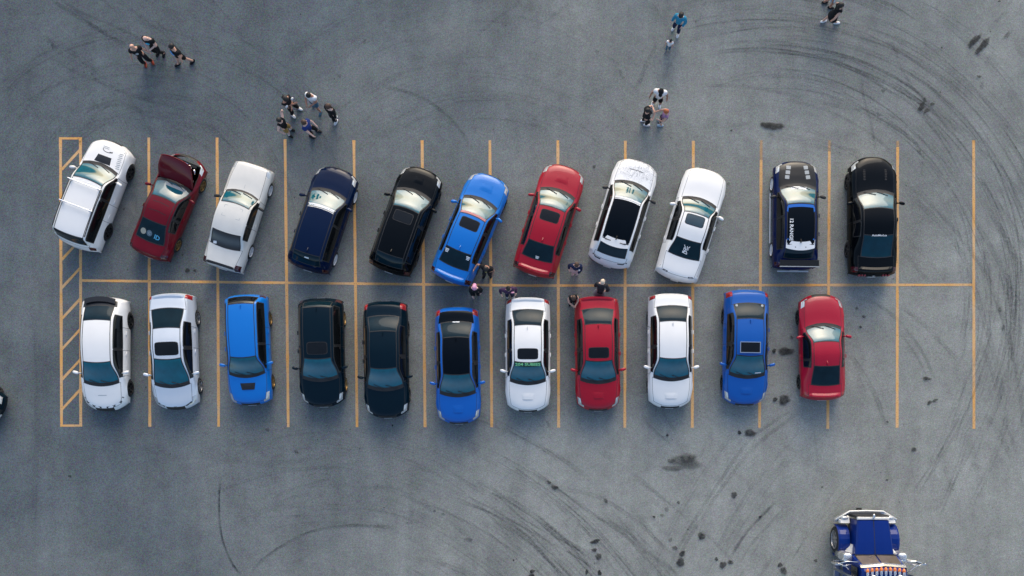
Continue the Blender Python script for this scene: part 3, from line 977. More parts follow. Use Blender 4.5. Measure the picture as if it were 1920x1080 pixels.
    for sd_ in 'LR':
        for w_ in 'fr':
            sub(('side_window', sd_, w_), 'side_window', TINT)
            dr = sub(('door', sd_, w_), 'door', pm)
            if dr is not None:
                hx = (d2 + .14) if w_ == 'f' else (d3 + .2)
                sg = 1 if sd_ == 'L' else -1
                MB().blob((hx, sg * (hw + .004), .78), (.09, .018, .016), 3, 10, 5).build('door_handle', handle_m or pm, dr, True)
        h = sub(('headlight', sd_), 'headlight', lamp)
        sub(('taillight', sd_), 'taillight', tail)
    for sd_ in 'LR': sub(('pillar', sd_), 'window_pillar', TRIM)
    sub('grille', 'grille', TRIM)
    if open_hood is None:
        sub('hood', 'hood', hood_m or pm)
    else:
        open_hood(root, reg.pop('hood'), V, S, pm)
    sub('trunk', 'trunk_lid' if S['RW'] < S['L'] - .35 else 'tailgate', deck or pm)
    sub('front_bumper', 'front_bumper', pm)
    sub('rear_bumper', 'rear_bumper', pm)
    sub('body', 'body', pm)
    gap_mb.build('panel_gaps', GAP, root)['kind'] = 'stuff'
    trim_mb.build('window_trim', TRIM, root)['kind'] = 'stuff'
    ub_ = MB()
    ub_.box(-L / 2 + .3, L / 2 - .35, -hw + .26, hw - .26, .17, .42)
    ub_.box(ra + .5, fa - .5, -hw + .1, hw - .1, .17, .3)
    ub_.build('underbody', TRIM, root)
    for ax in (fa, ra):
        for sg in (-1, 1):
            wheel_parts(root, ax, sg * (hw - .125), S['rad'], sg, rim, spokes, disc=disc)
    # mirrors
    mx = L / 2 - S['WB'] - .42
    for sg in (-1, 1):
        mb = MB()
        mb.blob((mx, sg * (hw + .085), S['zb'] + .07), (.062, .125, .06), 2.6, 12, 8, rot=Matrix.Rotation(sg * .28, 3, 'Z'))
        mb.tube([(mx + .03, sg * (hw - .1), S['zb'] + .0), (mx + .01, sg * (hw + .03), S['zb'] + .05)], .025, 6)
        mb.build('mirror', mirror_m or pm, root, True)
    # wipers lying on the cowl
    for k, (y0, y1) in enumerate(((.52, .02), (-.06, -.5))):
        p0 = proj(L / 2 - S['CW'] - .10, y0 * .9, .02)
        p1 = proj(L / 2 - S['WB'] - .10 - .03 * k, y1 * .9, .016)
        pm_ = [p0.lerp(p1, t) for t in (0, .5, 1)]
        pm_[1] = proj(pm_[1].x, pm_[1].y, .018)
        MB().tube(pm_, .012, 5).build('wiper', TRIM, root)
    if fin:
        ax_ = L / 2 - S['RR'] + .16
        p = proj(ax_, 0, 0)
        MB().hexa([(ax_ - .09, -.025, p.z - .01), (ax_ + .11, -.012, p.z - .01), (ax_ + .11, .012, p.z - .01), (ax_ - .09, .025, p.z - .01),
                   (ax_ - .08, -.008, p.z + .06), (ax_ - .03, -.004, p.z + .06), (ax_ - .03, .004, p.z + .06), (ax_ - .08, .008, p.z + .06)]).build('antenna', roof_m, root)
    MB().box(-L / 2 - .012, -L / 2 + .02, -.16, .16, .42, .56).build('rear_plate', PLATE, root)
    if plate_front:
        MB().box(L / 2 - .03, L / 2 + .012, -.15, .15, .36, .48).build('front_plate', PLATE, root)
    if sunroof:
        xc, hx, hy, mat = sunroof
        xw = L / 2 - S['WT'] - xc
        decal('sunroof_seal', xw, 0, hx + .025, hy + .025, GAP, .003)
        decal('sunroof', xw, 0, hx, hy, mat, .007)
    if scoop:
        d_, hx, hy, dark = scoop
        xc = L / 2 - d_
        z0 = proj(xc - hx, 0, 0).z; z1 = proj(xc + hx, 0, 0).z
        mb = MB()
        hgt = .02
        vv, ff = [], []
        nx_, ny_ = 6, 8
        for i in range(nx_ + 1):
            for j in range(ny_ + 1):
                a, b_ = -1 + 2 * i / nx_, -1 + 2 * j / ny_
                p = proj(xc + a * hx, b_ * hy * (1 - .08 * (1 + a)), 0)
                e_ = (1 - abs(b_) ** 6) * min(1, (1 + a) * 1.1)
                vv.append((p.x, p.y, p.z + .002 + hgt * e_))
                if i and j:
                    q = i * (ny_ + 1) + j
                    ff.append((q - ny_ - 2, q - 1, q, q - ny_ - 1))
        sc_ = mesh_obj('hood_scoop', vv, ff, VINYL_B if dark else (hood_m or pm), root, True)
        fr = [vv[nx_ * (ny_ + 1) + j] for j in range(ny_ + 1)]
        bt = [tuple(proj(p[0] + .004, p[1], .001)) for p in fr]
        mesh_obj('scoop_mouth', fr + bt, [(j, j + 1, ny_ + 2 + j, ny_ + 1 + j) for j in range(ny_)], GAP, sc_)
    if spoiler:
        kind, mat = spoiler
        xr = L / 2 - S['RE']
        if kind == 'lip':
            mb = MB()
            secs = []
            for a in np.linspace(-hw + .26, hw - .26, 13):
                pa = proj(xr + .06 + .10 * (abs(a) / hw) ** 2, a, 0)
                q = .05 * (1 - (abs(a) / (hw - .24)) ** 8)
                secs.append([(pa.x - .06, a, pa.z - .01), (pa.x + .1, a, pa.z - .005), (pa.x - .02, a, pa.z + q), (pa.x - .08, a, pa.z + q)])
            loft(mb, secs)
            mb.build('spoiler', mat, root)
        elif kind == 'roof':
            xr = L / 2 - S['RR']
            z = proj(xr + .1, 0, 0).z
            mb = MB()
            secs = []
            for a in np.linspace(-S['yr'] - .03, S['yr'] + .03, 15):
                f_ = .09 * (a / .55) ** 2
                za = proj(xr + .12, max(-S['yr'] + .03, min(S['yr'] - .03, a)), 0).z
                secs.append([(xr - .2 + f_, a, za - .07), (xr + .1 + f_, a, za - .03), (xr + .12 + f_, a, za + .006), (xr - .2 + f_, a, za - .035)])
            loft(mb, secs)
            mb.build('roof_spoiler', mat, root)
        elif kind == 'wing':
            mb = MB()
            mb.box(xr - .1, xr + .13, -hw + .14, hw - .14, 1.26, 1.29, .02, 0)
            mb.build('rear_wing', mat, root)
            for sg in (-1, 1):
                MB().box(xr - .02, xr + .1, sg * .5 - .015, sg * .5 + .015, S['zRE'] - .04, 1.27).build('wing_stand', mat, root)
    ctx = dict(root=root, S=S, proj=proj, decal=decal, text=text, strip=strip, poly=poly, L=L, hw=hw, fa=fa, ra=ra, pm=pm)
    if extra:
        extra(ctx)
    CARS[key] = ctx
    return ctx

# ---- paints
P_WHITE = paint('pearl_white', (.80, .80, .79), rough=.45, dust=.02)
P_WHITE2 = paint('aged_white', (.66, .65, .61), rough=.5, dust=.05)
P_SILVER = paint('pale_silver', (.66, .71, .77), .25, .4, dust=.02)
P_RED = paint('crimson_red', (.33, .0, .014), .0, .45, dust=.004, coat=.6, spec=.2)
P_RED2 = paint('cherry_red', (.33, .001, .02), .0, .45, dust=.006, coat=.6, spec=.2)
P_MAROON = paint('maroon_red', (.125, .0, .007), .0, .42, dust=.004, coat=.5, spec=.1)
P_BLUE = paint('rally_blue', (.0, .10, .44), .0, .42, dust=.003, coat=.6, spec=.2)
P_BLUE2 = paint('deep_blue', (.0, .08, .36), .0, .42, dust=.003, coat=.6, spec=.2)
P_SKY = paint('bright_blue', (.0, .15, .54), .0, .42, dust=.003, coat=.6, spec=.2)
P_SHADED = paint('shaded_blue', (.001, .008, .055), 0, .4, dust=.001, coat=.5, spec=.0)  # blue paint with the shade of the car's sides put into its colour
P_NAVY = paint('midnight_navy', (.001, .008, .035), 0, .3, dust=.001, coat=.5, spec=.0)
P_BLACK = paint('gloss_black', (.001, .002, .003), 0, .3, dust=.001, coat=.42, spec=.0)
P_TEALBLACK = paint('blue_black', (.001, .009, .017), 0, .3, dust=.001, coat=.42, spec=.0)
P_TRUCK = paint('ultramarine', (.0, .018, .16), .0, .35, dust=.003, coat=.4, spec=.1)
WRAP = paint('black_roof_wrap', (.001, .003, .006), 0, .4, dust=.001, coat=.3, spec=.0)

def flame_material():
    m, nt, b = nodes_of('flame_painted_white')
    L = nt.links.new
    N = nt.nodes.new
    tc = N('ShaderNodeTexCoord')
    mp = N('ShaderNodeMapping'); mp.inputs['Scale'].default_value = (4.2, 9.5, 1)
    L(tc.outputs['Object'], mp.inputs['Vector'])
    n = N('ShaderNodeTexNoise'); n.inputs['Scale'].default_value = 1.0; n.inputs['Detail'].default_value = 3; n.inputs['Distortion'].default_value = 1.6
    L(mp.outputs[0], n.inputs['Vector'])
    w_ = N('ShaderNodeMath'); w_.operation = 'PINGPONG'; w_.inputs[1].default_value = .09
    L(n.outputs['Fac'], w_.inputs[0])
    ln = N('ShaderNodeMapRange'); ln.inputs['From Min'].default_value = .0; ln.inputs['From Max'].default_value = .05; ln.inputs['To Min'].default_value = 1; ln.inputs['To Max'].default_value = 0
    L(w_.outputs[0], ln.inputs['Value'])
    sep = N('ShaderNodeSeparateXYZ'); L(tc.outputs['Object'], sep.inputs[0])
    n2 = N('ShaderNodeTexNoise'); n2.inputs['Scale'].default_value = 3.2
    L(tc.outputs['Object'], n2.inputs['Vector'])
    ab = N('ShaderNodeMath'); ab.operation = 'MULTIPLY_ADD'; ab.inputs[1].default_value = .9
    L(n2.outputs['Fac'], ab.inputs[0]); L(sep.outputs['X'], ab.inputs[2])
    msk = N('ShaderNodeMapRange'); msk.inputs['From Min'].default_value = 1.6; msk.inputs['From Max'].default_value = 1.9
    L(ab.outputs[0], msk.inputs['Value'])
    mu = N('ShaderNodeMath'); mu.operation = 'MULTIPLY'; L(ln.outputs[0], mu.inputs[0]); L(msk.outputs[0], mu.inputs[1])
    m2 = N('ShaderNodeMath'); m2.operation = 'MULTIPLY'; L(mu.outputs[0], m2.inputs[0]); m2.inputs[1].default_value = .9
    mx = N('ShaderNodeMix'); mx.data_type = 'RGBA'
    mx.inputs['A'].default_value = (.77, .78, .79, 1); mx.inputs['B'].default_value = (.2, .22, .25, 1)
    L(m2.outputs[0], mx.inputs['Factor'])
    L(mx.outputs['Result'], b.inputs['Base Color'])
    b.inputs['Roughness'].default_value = .42
    b.inputs['Coat Weight'].default_value = 1
    return m
FLAME = flame_material()
TOP, BOT = 'cars in the upper row', 'cars in the lower row'

# ---- upper row
def forester(c):
    L, S, root = c['L'], c['S'], c['root']
    for sg in (-1, 1):
        pts = [c['proj'](x, sg * (S['yr'] + .05), .05) for x in np.linspace(L / 2 - S['WT'] - .22, L / 2 - S['RR'] + .12, 7)]
        MB().tube(pts, .02, 6).build('roof_rail', TRIM, root, True)
    for x in (.18, -.72):
        z = c['proj'](x, 0, 0).z + .11
        mb = MB()
        mb.tube([(x, -.68, z), (x, .68, z)], .022, 8)
        for sg in (-1, 1):
            mb.box(x - .04, x + .04, sg * .57 - .03, sg * .57 + .03, z - .13, z + .01)
        mb.build('roof_crossbar', CHROME, root)
    # crescent badge, oval in front of the scoop, and faint hood script
    pts = []
    for k in range(15):
        t = math.pi * (.05 + 1.0 * k / 14)
        pts.append((L / 2 - .44 - .10 * math.sin(t), -.02 - .2 * math.cos(t)))
    c['strip']('hood_crescent', pts, .025, VINYL_B)
    c['decal']('hood_emblem', L / 2 - .5, -.17, .02, .06, VINYL_B)
    for x in (.40, .46):
        c['decal']('hood_lettering', L / 2 - x + .06, .08, .012, .13, VINYL_GREY)
    for k in range(9):
        c['decal']('fender_stripe', L / 2 - .42 - k * .075, -.56 - .01 * k + (.02 if k % 2 else 0), .016, .075, VINYL_GREY, rot=.12)
    c['decal']('tow_hook_dot', L / 2 - .32, -.62, .02, .02, VINYL_GREY)
    c['decal']('rear_slot', -L / 2 + .33, -.02, .025, .42, TRIM)
    MB().blob((-.86, -c['hw'] + .13, 1.14), (.12, .006, .05), 3).build('window_sticker', VINYL_W, root)
    MB().blob((-.98, -c['hw'] + .125, 1.12), (.05, .006, .09), 3).build('window_sticker', VINYL_W, root)

make_car('T1', SUV, (193, 372), 20.5, 'white wagon with roof crossbars and black hood scoop, beside the hatched strip', P_WHITE, TOP, tail=TAIL_DARK, rim=ALLOY_DARK,
         scoop=(.86, .15, .33, True), extra=forester, fin=False, lamp=P_WHITE, plate_front=False)

def integra_hood(root, faces, V, S, pm):
    ids = sorted({a for f in faces for a in f})
    mp = {a: k for k, a in enumerate(ids)}
    W_ = V[ids].copy()
    hx = W_[:, 0].min() + .1
    hz = S['zCW'] - .03
    ang = R(55)
    def turn(p, off):
        x, z = p[0] - hx, p[2] - hz + off
        return (hx + x * math.cos(ang) - z * math.sin(ang) + .02, p[1], hz + x * math.sin(ang) + z * math.cos(ang) + .02)
    top = [turn(p, 0) for p in W_]
    bot = [turn(p, -.03) for p in W_]
    n = len(ids)
    fs = [tuple(mp[a] for a in f) for f in faces]
    ff = fs + [tuple(n + a for a in f[::-1]) for f in fs]
    from collections import Counter
    ec = Counter()
    for f in fs:
        for a, b_ in zip(f, f[1:] + f[:1]): ec[tuple(sorted((a, b_)))] += 1
    ff += [(a, b_, b_ + n, a + n) for (a, b_), k in ec.items() if k == 1]
    hd = mesh_obj('hood', top + bot, ff, pm, root, True)
    hd['label'] = 'maroon hood propped open'
    L = S['L']
    x0, x1 = L / 2 - S['CW'] + .02, L / 2 - .22
    MB().box(x0 - .22, x1 - .02, -.66, .66, .3, .42).build('engine_bay_floor', GAP, root)
    MB().box(x0 + .25, x0 + .62, -.32, .25, .42, .70, .03, .03).build('engine_block', plain('engine_metal', (.10, .10, .11), .4, .6), root)
    MB().box(x0 + .36, x0 + .54, -.28, .2, .70, .735, .02, .02).build('valve_cover', plain('valve_cover_red', (.3, .05, .02), .4), root)
    MB().tube([(x0 + .66, -.3, .66), (x0 + .74, -.22, .70), (x0 + .72, -.05, .70), (x0 + .78, .08, .68)], .04, 8).build('intake_pipe', CHROME, root, True)
    MB().tube([(x0 + .5, -.5, .64), (x0 + .62, -.46, .68), (x0 + .68, -.4, .66)], .045, 8).build('intake_pipe', CHROME, root, True)
    MB().box(x1 - .16, x1 - .08, -.45, .45, .42, .62).build('radiator', TRIM, root)
    MB().box(x1 - .2, x1 - .1, -.1, .14, .62, .65).build('radiator_cap_plate', CHROME, root)
    MB().blob((x0 + .2, -.53, .66), (.06, .06, .06), 2).build('strut_tower', ALLOY, root, True)
    MB().blob((x0 + .2, .53, .66), (.06, .06, .06), 2).build('strut_tower', ALLOY, root, True)
    MB().box(x0 + .1, x0 + .35, .38, .54, .42, .64).build('battery', VINYL_GREY, root)
    MB().tube([(x1 - .1, .5, .62), (hx + .7 * math.cos(ang), .45, hz + .7 * math.sin(ang) - .04)], .008, 5).build('hood_prop_rod', CHROME, root)

def integra(c):
    L, S = c['L'], c['S']
    xr = L / 2 - (S['RR'] + S['RW']) / 2 - .08
    c['decal']('round_sticker', xr, .33, .115, .115, plain('cream_sticker', (.34, .33, .27), .5), n=2)
    c['decal']('round_sticker', xr + .0, .07, .115, .115, plain('slate_sticker', (.09, .14, .18), .5), n=2)
    c['text']('round_sticker_print', 'C', xr, .07, .14, VINYL_GREY, off=.009)
    c['text']('window_lettering', 'ID', xr - .06, -.26, .24, VINYL_BLUE, rot=-.1, off=.008)
    x = L / 2 - S['WT'] - .25
    c['strip']('sunroof_seam', [(x, -.33), (x + .03, 0), (x, .33)], .02, GAP)
    c['strip']('sunroof_seam', [(x - .36, -.36), (x - .33, 0), (x - .36, .36)], .02, GAP)
    # visor folded in the windscreen
    c['decal']('dash_cover', L / 2 - S['WB'] - .13, -.12, .06, .4, VINYL_GREY, rot=0)
make_car('T2', COUPE, (327, 393), 22.5, 'maroon coupe with its hood propped open', P_MAROON, TOP, tail=TAIL_DARK, rim=ALLOY_GOLD, open_hood=integra_hood, extra=integra, fin=False, plate_front=False, ditch=True)

def boxy(c):
    L, S = c['L'], c['S']
    x = L / 2 - S['WT'] - .38
    for pts in ([(x + .22, -.36), (x + .22, .36)], [(x - .22, -.36), (x - .22, .36)], [(x - .22, -.36), (x + .22, -.36)], [(x - .22, .36), (x + .22, .36)]):
        c['strip']('sunroof_seam', [pts[0], pts[1]], .012, VINYL_GREY)
    c['decal']('tail_panel', -L / 2 + .12, 0, .05, .66, TRIM)
    c['strip']('hood_crease', [(L / 2 - .15, 0), (L / 2 - 1.1, 0)], .012, VINYL_GREY)
    c['decal']('window_sticker', L / 2 - S['RW'] + .1, .42, .05, .07, VINYL_W, rot=.2)
    c['decal']('hood_emblem', L / 2 - .16, 0, .025, .025, ALLOY, n=2)
make_car('T3', BOX, (456, 412), 17.5, 'white boxy old sedan with plain hood, parked right of the maroon coupe', P_WHITE2, TOP, tail=TAIL_DARK, rim=ALLOY_WHITE, mirror_m=TRIM, extra=boxy, fin=False,
         glass_rear=glass_mat('brown_glass', (.02, .018, .014), 1.7), plate_front=False, ditch=False)

def golf(c):
    L, S = c['L'], c['S']
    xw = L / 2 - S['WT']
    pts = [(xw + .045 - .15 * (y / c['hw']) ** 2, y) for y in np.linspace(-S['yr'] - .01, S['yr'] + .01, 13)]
    c['strip']('windscreen_strip', pts, .15, VINYL_W)  # plain white strip along the top edge of the windscreen
    c['decal']('window_sticker', L / 2 - S['RR'] - .14, -.03, .022, .09, VINYL_W)
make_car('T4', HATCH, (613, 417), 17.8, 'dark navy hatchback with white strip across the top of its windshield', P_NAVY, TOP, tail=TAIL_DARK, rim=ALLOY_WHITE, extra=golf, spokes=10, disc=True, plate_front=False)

make_car('T5', HATCH, (766, 419), 19.5, 'black hatchback parked between the navy hatchback and the blue sedan', P_BLACK, TOP, tail=TAIL_DARK, rim=ALLOY_DARK, sunroof=(.38, .2, .36, SUNROOF), L=4.38, RR=3.8, RW=4.18, RE=4.27, scoop=(.6, .13, .2, False))

def blue_sti(c):
    L, S = c['L'], c['S']
    xw = L / 2 - S['WT']
    pts = [(xw + .055 - .15 * (y / c['hw']) ** 2, y) for y in np.linspace(-S['yr'] - .01, S['yr'] + .01, 13)]
    c['strip']('windscreen_strip', pts, .08, plain('faded_red_vinyl', (.45, .16, .17), .5))
    xr = L / 2 - S['RR'] - .08
    for y in (.44, -.44):
        for k in range(3):
            c['decal']('window_sticker', xr - .05 * k, y, .017, .08 - .012 * k, VINYL_W)
make_car('T6', WRX, (885, 434), 22.5, 'blue sedan with sunroof and stickers in both rear window corners, upper row', P_SKY, TOP, tail=TAIL_DARK, rim=ALLOY_DARK, sunroof=(.36, .2, .36, SUNROOF), scoop=(.62, .16, .27, False),
         spoiler=('lip', P_SKY), extra=blue_sti, plate_front=True)

def red_wrx(c):
    L, S = c['L'], c['S']
    for k in range(3):
        c['decal']('window_sticker', L / 2 - S['RW'] + .1 - .035 * k + .02, 0, .011, .075 - .01 * k, VINYL_W)
make_car('T7', WRX, (1030, 419), 17.5, 'red sedan with sunroof parked diagonally in the upper row', P_RED, TOP, tail=TAIL_DARK, rim=ALLOY_DARK, sunroof=(.38, .2, .36, SUNROOF), scoop=(.66, .15, .27, False), extra=red_wrx, spoiler=('lip', P_RED))

def flame_hatch(c):
    L, S = c['L'], c['S']
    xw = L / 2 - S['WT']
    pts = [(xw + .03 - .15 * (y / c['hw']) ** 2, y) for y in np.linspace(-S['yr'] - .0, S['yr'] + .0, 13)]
    c['strip']('windscreen_strip', pts, .12, VINYL_W)  # white strip where the windscreen meets the black roof
    c['strip']('hood_slot', [(L / 2 - .52, -.28), (L / 2 - .50, 0), (L / 2 - .52, .28)], .025, VINYL_B)
    for y in (-.3, .3):
        c['decal']('spoiler_slot', L / 2 - S['RR'] + .0, y, .014, .12, GAP, off=.03)
    for sg in (-1, 1):
        c['strip']('tail_lamp_strip', [(-L / 2 + .16, sg * .35), (-L / 2 + .2, sg * .55), (-L / 2 + .3, sg * .7)], .035, VINYL_B)
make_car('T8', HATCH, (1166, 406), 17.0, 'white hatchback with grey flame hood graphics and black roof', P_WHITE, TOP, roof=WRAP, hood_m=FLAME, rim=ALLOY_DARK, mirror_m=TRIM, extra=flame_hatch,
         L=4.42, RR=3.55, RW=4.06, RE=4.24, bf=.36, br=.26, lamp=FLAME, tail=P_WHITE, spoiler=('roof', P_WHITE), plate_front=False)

def lux(c):
    L, S = c['L'], c['S']
    x0 = L / 2 - (S['RR'] + S['RW']) / 2 - .02
    def seg(a, b_, wd=.024):
        a, b_ = (a[0] * .78, a[1] * .78), (b_[0] * .78, b_[1] * .78)
        c['strip']('crossed_emblem', [(x0 + a[1], -a[0]), (x0 + (a[1] + b_[1]) / 2, -(a[0] + b_[0]) / 2), (x0 + b_[1], -b_[0])], wd, VINYL_W, .008)
    seg((-.14, .2), (.12, -.18)); seg((.16, .18), (-.12, -.14)); seg((-.14, -.16), (.12, -.2)); seg((-.15, -.1), (-.05, -.16))
    for (a, b_, r1, r2) in ((-.1, .04, .03, .045), (.03, .13, .025, .05), (.1, .02, .025, .045), (-.02, -.1, .06, .025), (-.1, -.03, .03, .02)):
        c['decal']('crossed_emblem', x0 + b_ * .78, -a * .78, r2 * .7, r1 * .7, VINYL_W, .008, n=2, res=6)
    for sg in (-1, 1):
        c['strip']('tail_lamp_strip', [(-L / 2 + .16, sg * .42), (-L / 2 + .2, sg * .6), (-L / 2 + .34, sg * .76)], .05, VINYL_B)
make_car('T9', LUX, (1292, 427), 17.0, 'white sedan with crossed white emblem on its rear window', P_WHITE, TOP, rim=ALLOY_DARK, sunroof=(.3, .2, .35, glass_mat('teal_glass', (.008, .03, .04), 1.9)), extra=lux, fin=False, lamp=P_WHITE, tail=P_WHITE, plate_front=False)

def sti_hatch(c):
    L, S = c['L'], c['S']
    for sg in (-1, 1):
        for k in range(3):
            c['decal']('hood_stripe', L / 2 - .33 - .2 * k, sg * (.34 + .035 * k), .075, .085, VINYL_GREY, rot=-sg * .1, n=12)
    xw = L / 2 - S['WB']
    c['strip']('windscreen_strip', [(xw - .06 - .2 * (y / c['hw']) ** 2, y) for y in np.linspace(.3, -.32, 9)], .12, VINYL_W)
    c['text']('banner_lettering', 'COBRA', xw - .07, 0, .1, VINYL_GREY, off=.009)
    xr = L / 2 - S['RR']
    c['text']('roof_lettering', '12 RANGE', xr + .6, .38, .19, VINYL_W, rot=-math.pi / 2, width=.84)
    c['strip']('roof_front_band', [(L / 2 - S['WT'] - .1 - .12 * (y / c['hw']) ** 2, y) for y in np.linspace(-.5, .5, 9)], .12, P_BLUE)
    for sg in (-1, 1):
        c['strip']('roof_side_band', [(L / 2 - S['WT'] - .14, sg * .5), (0, sg * .52), (xr + .2, sg * .5)], .05, P_BLUE)
        MB().box(-1.05, .95, sg * (c['hw'] + .005), sg * (c['hw'] + .04), .24, .28).build('side_skirt_stripe', VINYL_W, c['root'])
    for y in (-.2, .2):
        c['decal']('spoiler_bolt', xr - .07, y, .018, .018, TRIM, off=.03, n=2, res=4)
    MB().box(-L / 2 - .03, -L / 2 + .02, -.62, .62, .3, .34).build('diffuser_lip', VINYL_W, c['root'])
make_car('T10', HATCH, (1483, 410), .5, 'blue and black hatchback with rear wing, white lettering on black roof', P_SHADED, TOP, roof=WRAP, hood_m=CARBON, tail=TAIL_DARK, rim=ALLOY_WHITE, disc=True, spokes=10, mirror_m=TRIM, L=4.35, RR=3.5, RW=3.98, RE=4.2, bf=.3,
         spoiler=('roof', VINYL_W), extra=lambda c: (sti_hatch(c), MB().box(-c['L'] / 2 + .05, -c['L'] / 2 + .3, -.76, .76, 1.24, 1.27, .02, 0).build('rear_wing', CARBON, c['root']),
                                                    MB().box(-c['L'] / 2 + .02, -c['L'] / 2 + .05, -.77, .77, 1.235, 1.28).build('wing_edge', VINYL_GREY, c['root']),
                                                    [MB().box(-c['L'] / 2 + .12, -c['L'] / 2 + .24, y - .02, y + .02, .85, 1.245).build('wing_stand', CARBON, c['root']) for y in (-.45, .45)]))

def mustang(c):
    L, S = c['L'], c['S']
    c['text']('window_lettering', 'AutoMod.ca', L / 2 - S['RR'] + .0, -.02, .1, VINYL_W, off=.009, width=.58)
    for sg in (-1, 1):
        for k in range(7):
            c['decal']('hood_louvre', L / 2 - .62 - .065 * k, sg * .42, .017, .045, GAP, res=4)
        for k in range(3):
            MB().box(-L / 2 - .015, -L / 2 + .05, sg * (.36 + .11 * k) - .03, sg * (.36 + .11 * k) + .03, .66, .82).build('taillight_bar', TAIL, c['root'])
    MB().blob((-L / 2 - .0, 0, .74), (.02, .06, .06), 2).build('trunk_badge', CHROME, c['root'], True)
make_car('T11', MUSCLE, (1625, 412), 0, 'black muscle coupe with louvred hood, rightmost car of the upper row', P_BLACK, TOP, tail=TAIL_DARK, rim=ALLOY_DARK, extra=mustang, fin=False, spoiler=('lip', P_BLACK), glass_rear=glass_mat('muscle_rear_glass', (.0, .026, .042), 1.45), plate_front=True)

# ---- lower row (noses towards the bottom of the picture)
def civh(c):
    L, S = c['L'], c['S']
    mb = MB()
    secs = []
    for a in np.linspace(-.6, .6, 13):
        f_, x = .1 * (a / .6) ** 2, -L / 2 + .02
        secs.append([(x + f_, a, 1.04), (x + .2 + f_, a, 1.07), (x + .2 + f_, a, 1.13), (x + f_, a, 1.10)])
    loft(mb, secs)
    mb.build('rear_wing', VINYL_B, c['root'])
    for sg in (-1, 1):
        c['strip']('headlamp_strip', [(L / 2 - .14, sg * .1), (L / 2 - .2, sg * .4), (L / 2 - .36, sg * .66), (L / 2 - .56, sg * .76)], .055, VINYL_B)
    c['decal']('hood_emblem', L / 2 - .62, 0, .01, .17, VINYL_GREY)
make_car('B1', CIVH, (211, 666), 180, 'white hatchback with black rear wing, beside the lower hatched strip', P_WHITE, BOT, rim=ALLOY_DARK, extra=civh, deck=VINYL_B, lamp=P_WHITE, tail=P_WHITE,
         fin=False, plate_front=False)

def civs(c):
    L, S = c['L'], c['S']
    c['strip']('headlamp_strip', [(L / 2 - .3, .66), (L / 2 - .16, .45), (L / 2 - .1, 0), (L / 2 - .16, -.45), (L / 2 - .3, -.66)], .04, VINYL_B)
make_car('B2', CIVS, (338, 661), 178, 'silver sedan with black sunroof, second from left in the lower row', P_SILVER, BOT, rim=ALLOY, sunroof=(.42, .24, .44, SUNROOF), extra=civs, spoiler=('lip', P_SILVER), fin=False, plate_front=False)

make_car('B3', WAGON, (475, 658), 177.5, 'bright blue wagon with black hood scoop between silver sedan and black hatchback', P_SKY, BOT, tail=TAIL_DARK, rim=ALLOY_GOLD, scoop=(.74, .13, .3, True), fin=True, glass_rear=TINT)
make_car('B4', HATCH, (610, 663), 178.7, 'black hatchback with bronze wheels between blue wagon and black sedan', P_TEALBLACK, BOT, tail=TAIL_DARK, rim=ALLOY_GOLD, sunroof=(.42, .22, .38, SUNROOF), RR=3.9, RW=4.16, RE=4.22, L=4.33)
make_car('B5', WRX, (729, 676), 179, 'black sedan with plain roof in the lower row', P_TEALBLACK, BOT, rim=ALLOY_DARK, L=4.65)
def b6(c):
    L, S = c['L'], c['S']
    c['decal']('window_sticker', L / 2 - S['RW'] + .02, 0, .02, .14, VINYL_W)
make_car('B6', WRX, (861, 687), 179, 'blue sedan with black roof and black trunk in the lower row', P_BLUE, BOT, roof=WRAP, deck=WRAP, rim=ALLOY_DARK, scoop=(.6, .15, .22, False), extra=b6, L=4.65)
def b7(c):
    L, S = c['L'], c['S']
    xw = L / 2 - S['WT']
    c['strip']('windscreen_strip', [(xw + .085 - .13 * (y / c['hw']) ** 2, y) for y in np.linspace(-.52, .52, 11)], .15, plain('dark_green_vinyl', (.004, .03, .016), .5), .006)
    c['text']('banner_lettering', '204 SUBIES', xw + .07, 0, .155, VINYL_G, rot=math.pi, off=.011, width=.98)
make_car('B7', WRX, (990, 667), 180, 'white sedan with green lettering across its windshield', P_WHITE, BOT, rim=ALLOY_DARK, sunroof=(.34, .19, .38, SUNROOF), scoop=(.62, .13, .26, False), extra=b7, spoiler=('lip', P_WHITE), lamp=P_WHITE)
make_car('B8', WRX, (1118, 665), 179.2, 'red sedan with black sunroof in the lower row, people at its trunk', P_RED, BOT, rim=ALLOY_DARK, sunroof=(.34, .19, .38, SUNROOF), scoop=(.62, .13, .24, False), spoiler=('lip', P_RED))
make_car('B9', WRX, (1252, 660), 180, 'white sedan with plain white roof in the lower row', P_WHITE, BOT, rim=ALLOY_DARK, scoop=(.5, .12, .28, False), lamp=P_WHITE)
def b10(c):
    L, S = c['L'], c['S']
    x = L / 2 - S['WT'] - .34
    mb = MB()
    z = c['proj'](x, 0, 0).z
    for a, b_, cc, d in ((x - .22, x - .19, -.4, .4), (x + .19, x + .22, -.4, .4)):
        mb.box(a, b_, cc, d, z - .015, z + .035)
    for y in (-.4, .37):
        mb.box(x - .19, x + .19, y, y + .03, z - .02, z + .03)
    mb.build('sunroof_frame', CHROME, c['root'])
    for y in (-.5, .5):
        c['decal']('window_sticker', L / 2 - S['RW'] + .1, y, .05, .05, VINYL_GREY, n=2, res=6)
    c['decal']('parking_tag', L / 2 - S['WB'] - .1, .42, .015, .12, VINYL_W, rot=.1)
make_car('B10', WRX, (1391, 654), 181, 'blue sedan with open sunroof framed in silver, lower row', P_BLUE2, BOT, rim=ALLOY_DARK, sunroof=(.34, .18, .36, SUNROOF), scoop=(.6, .13, .26, False), extra=b10, L=4.62)
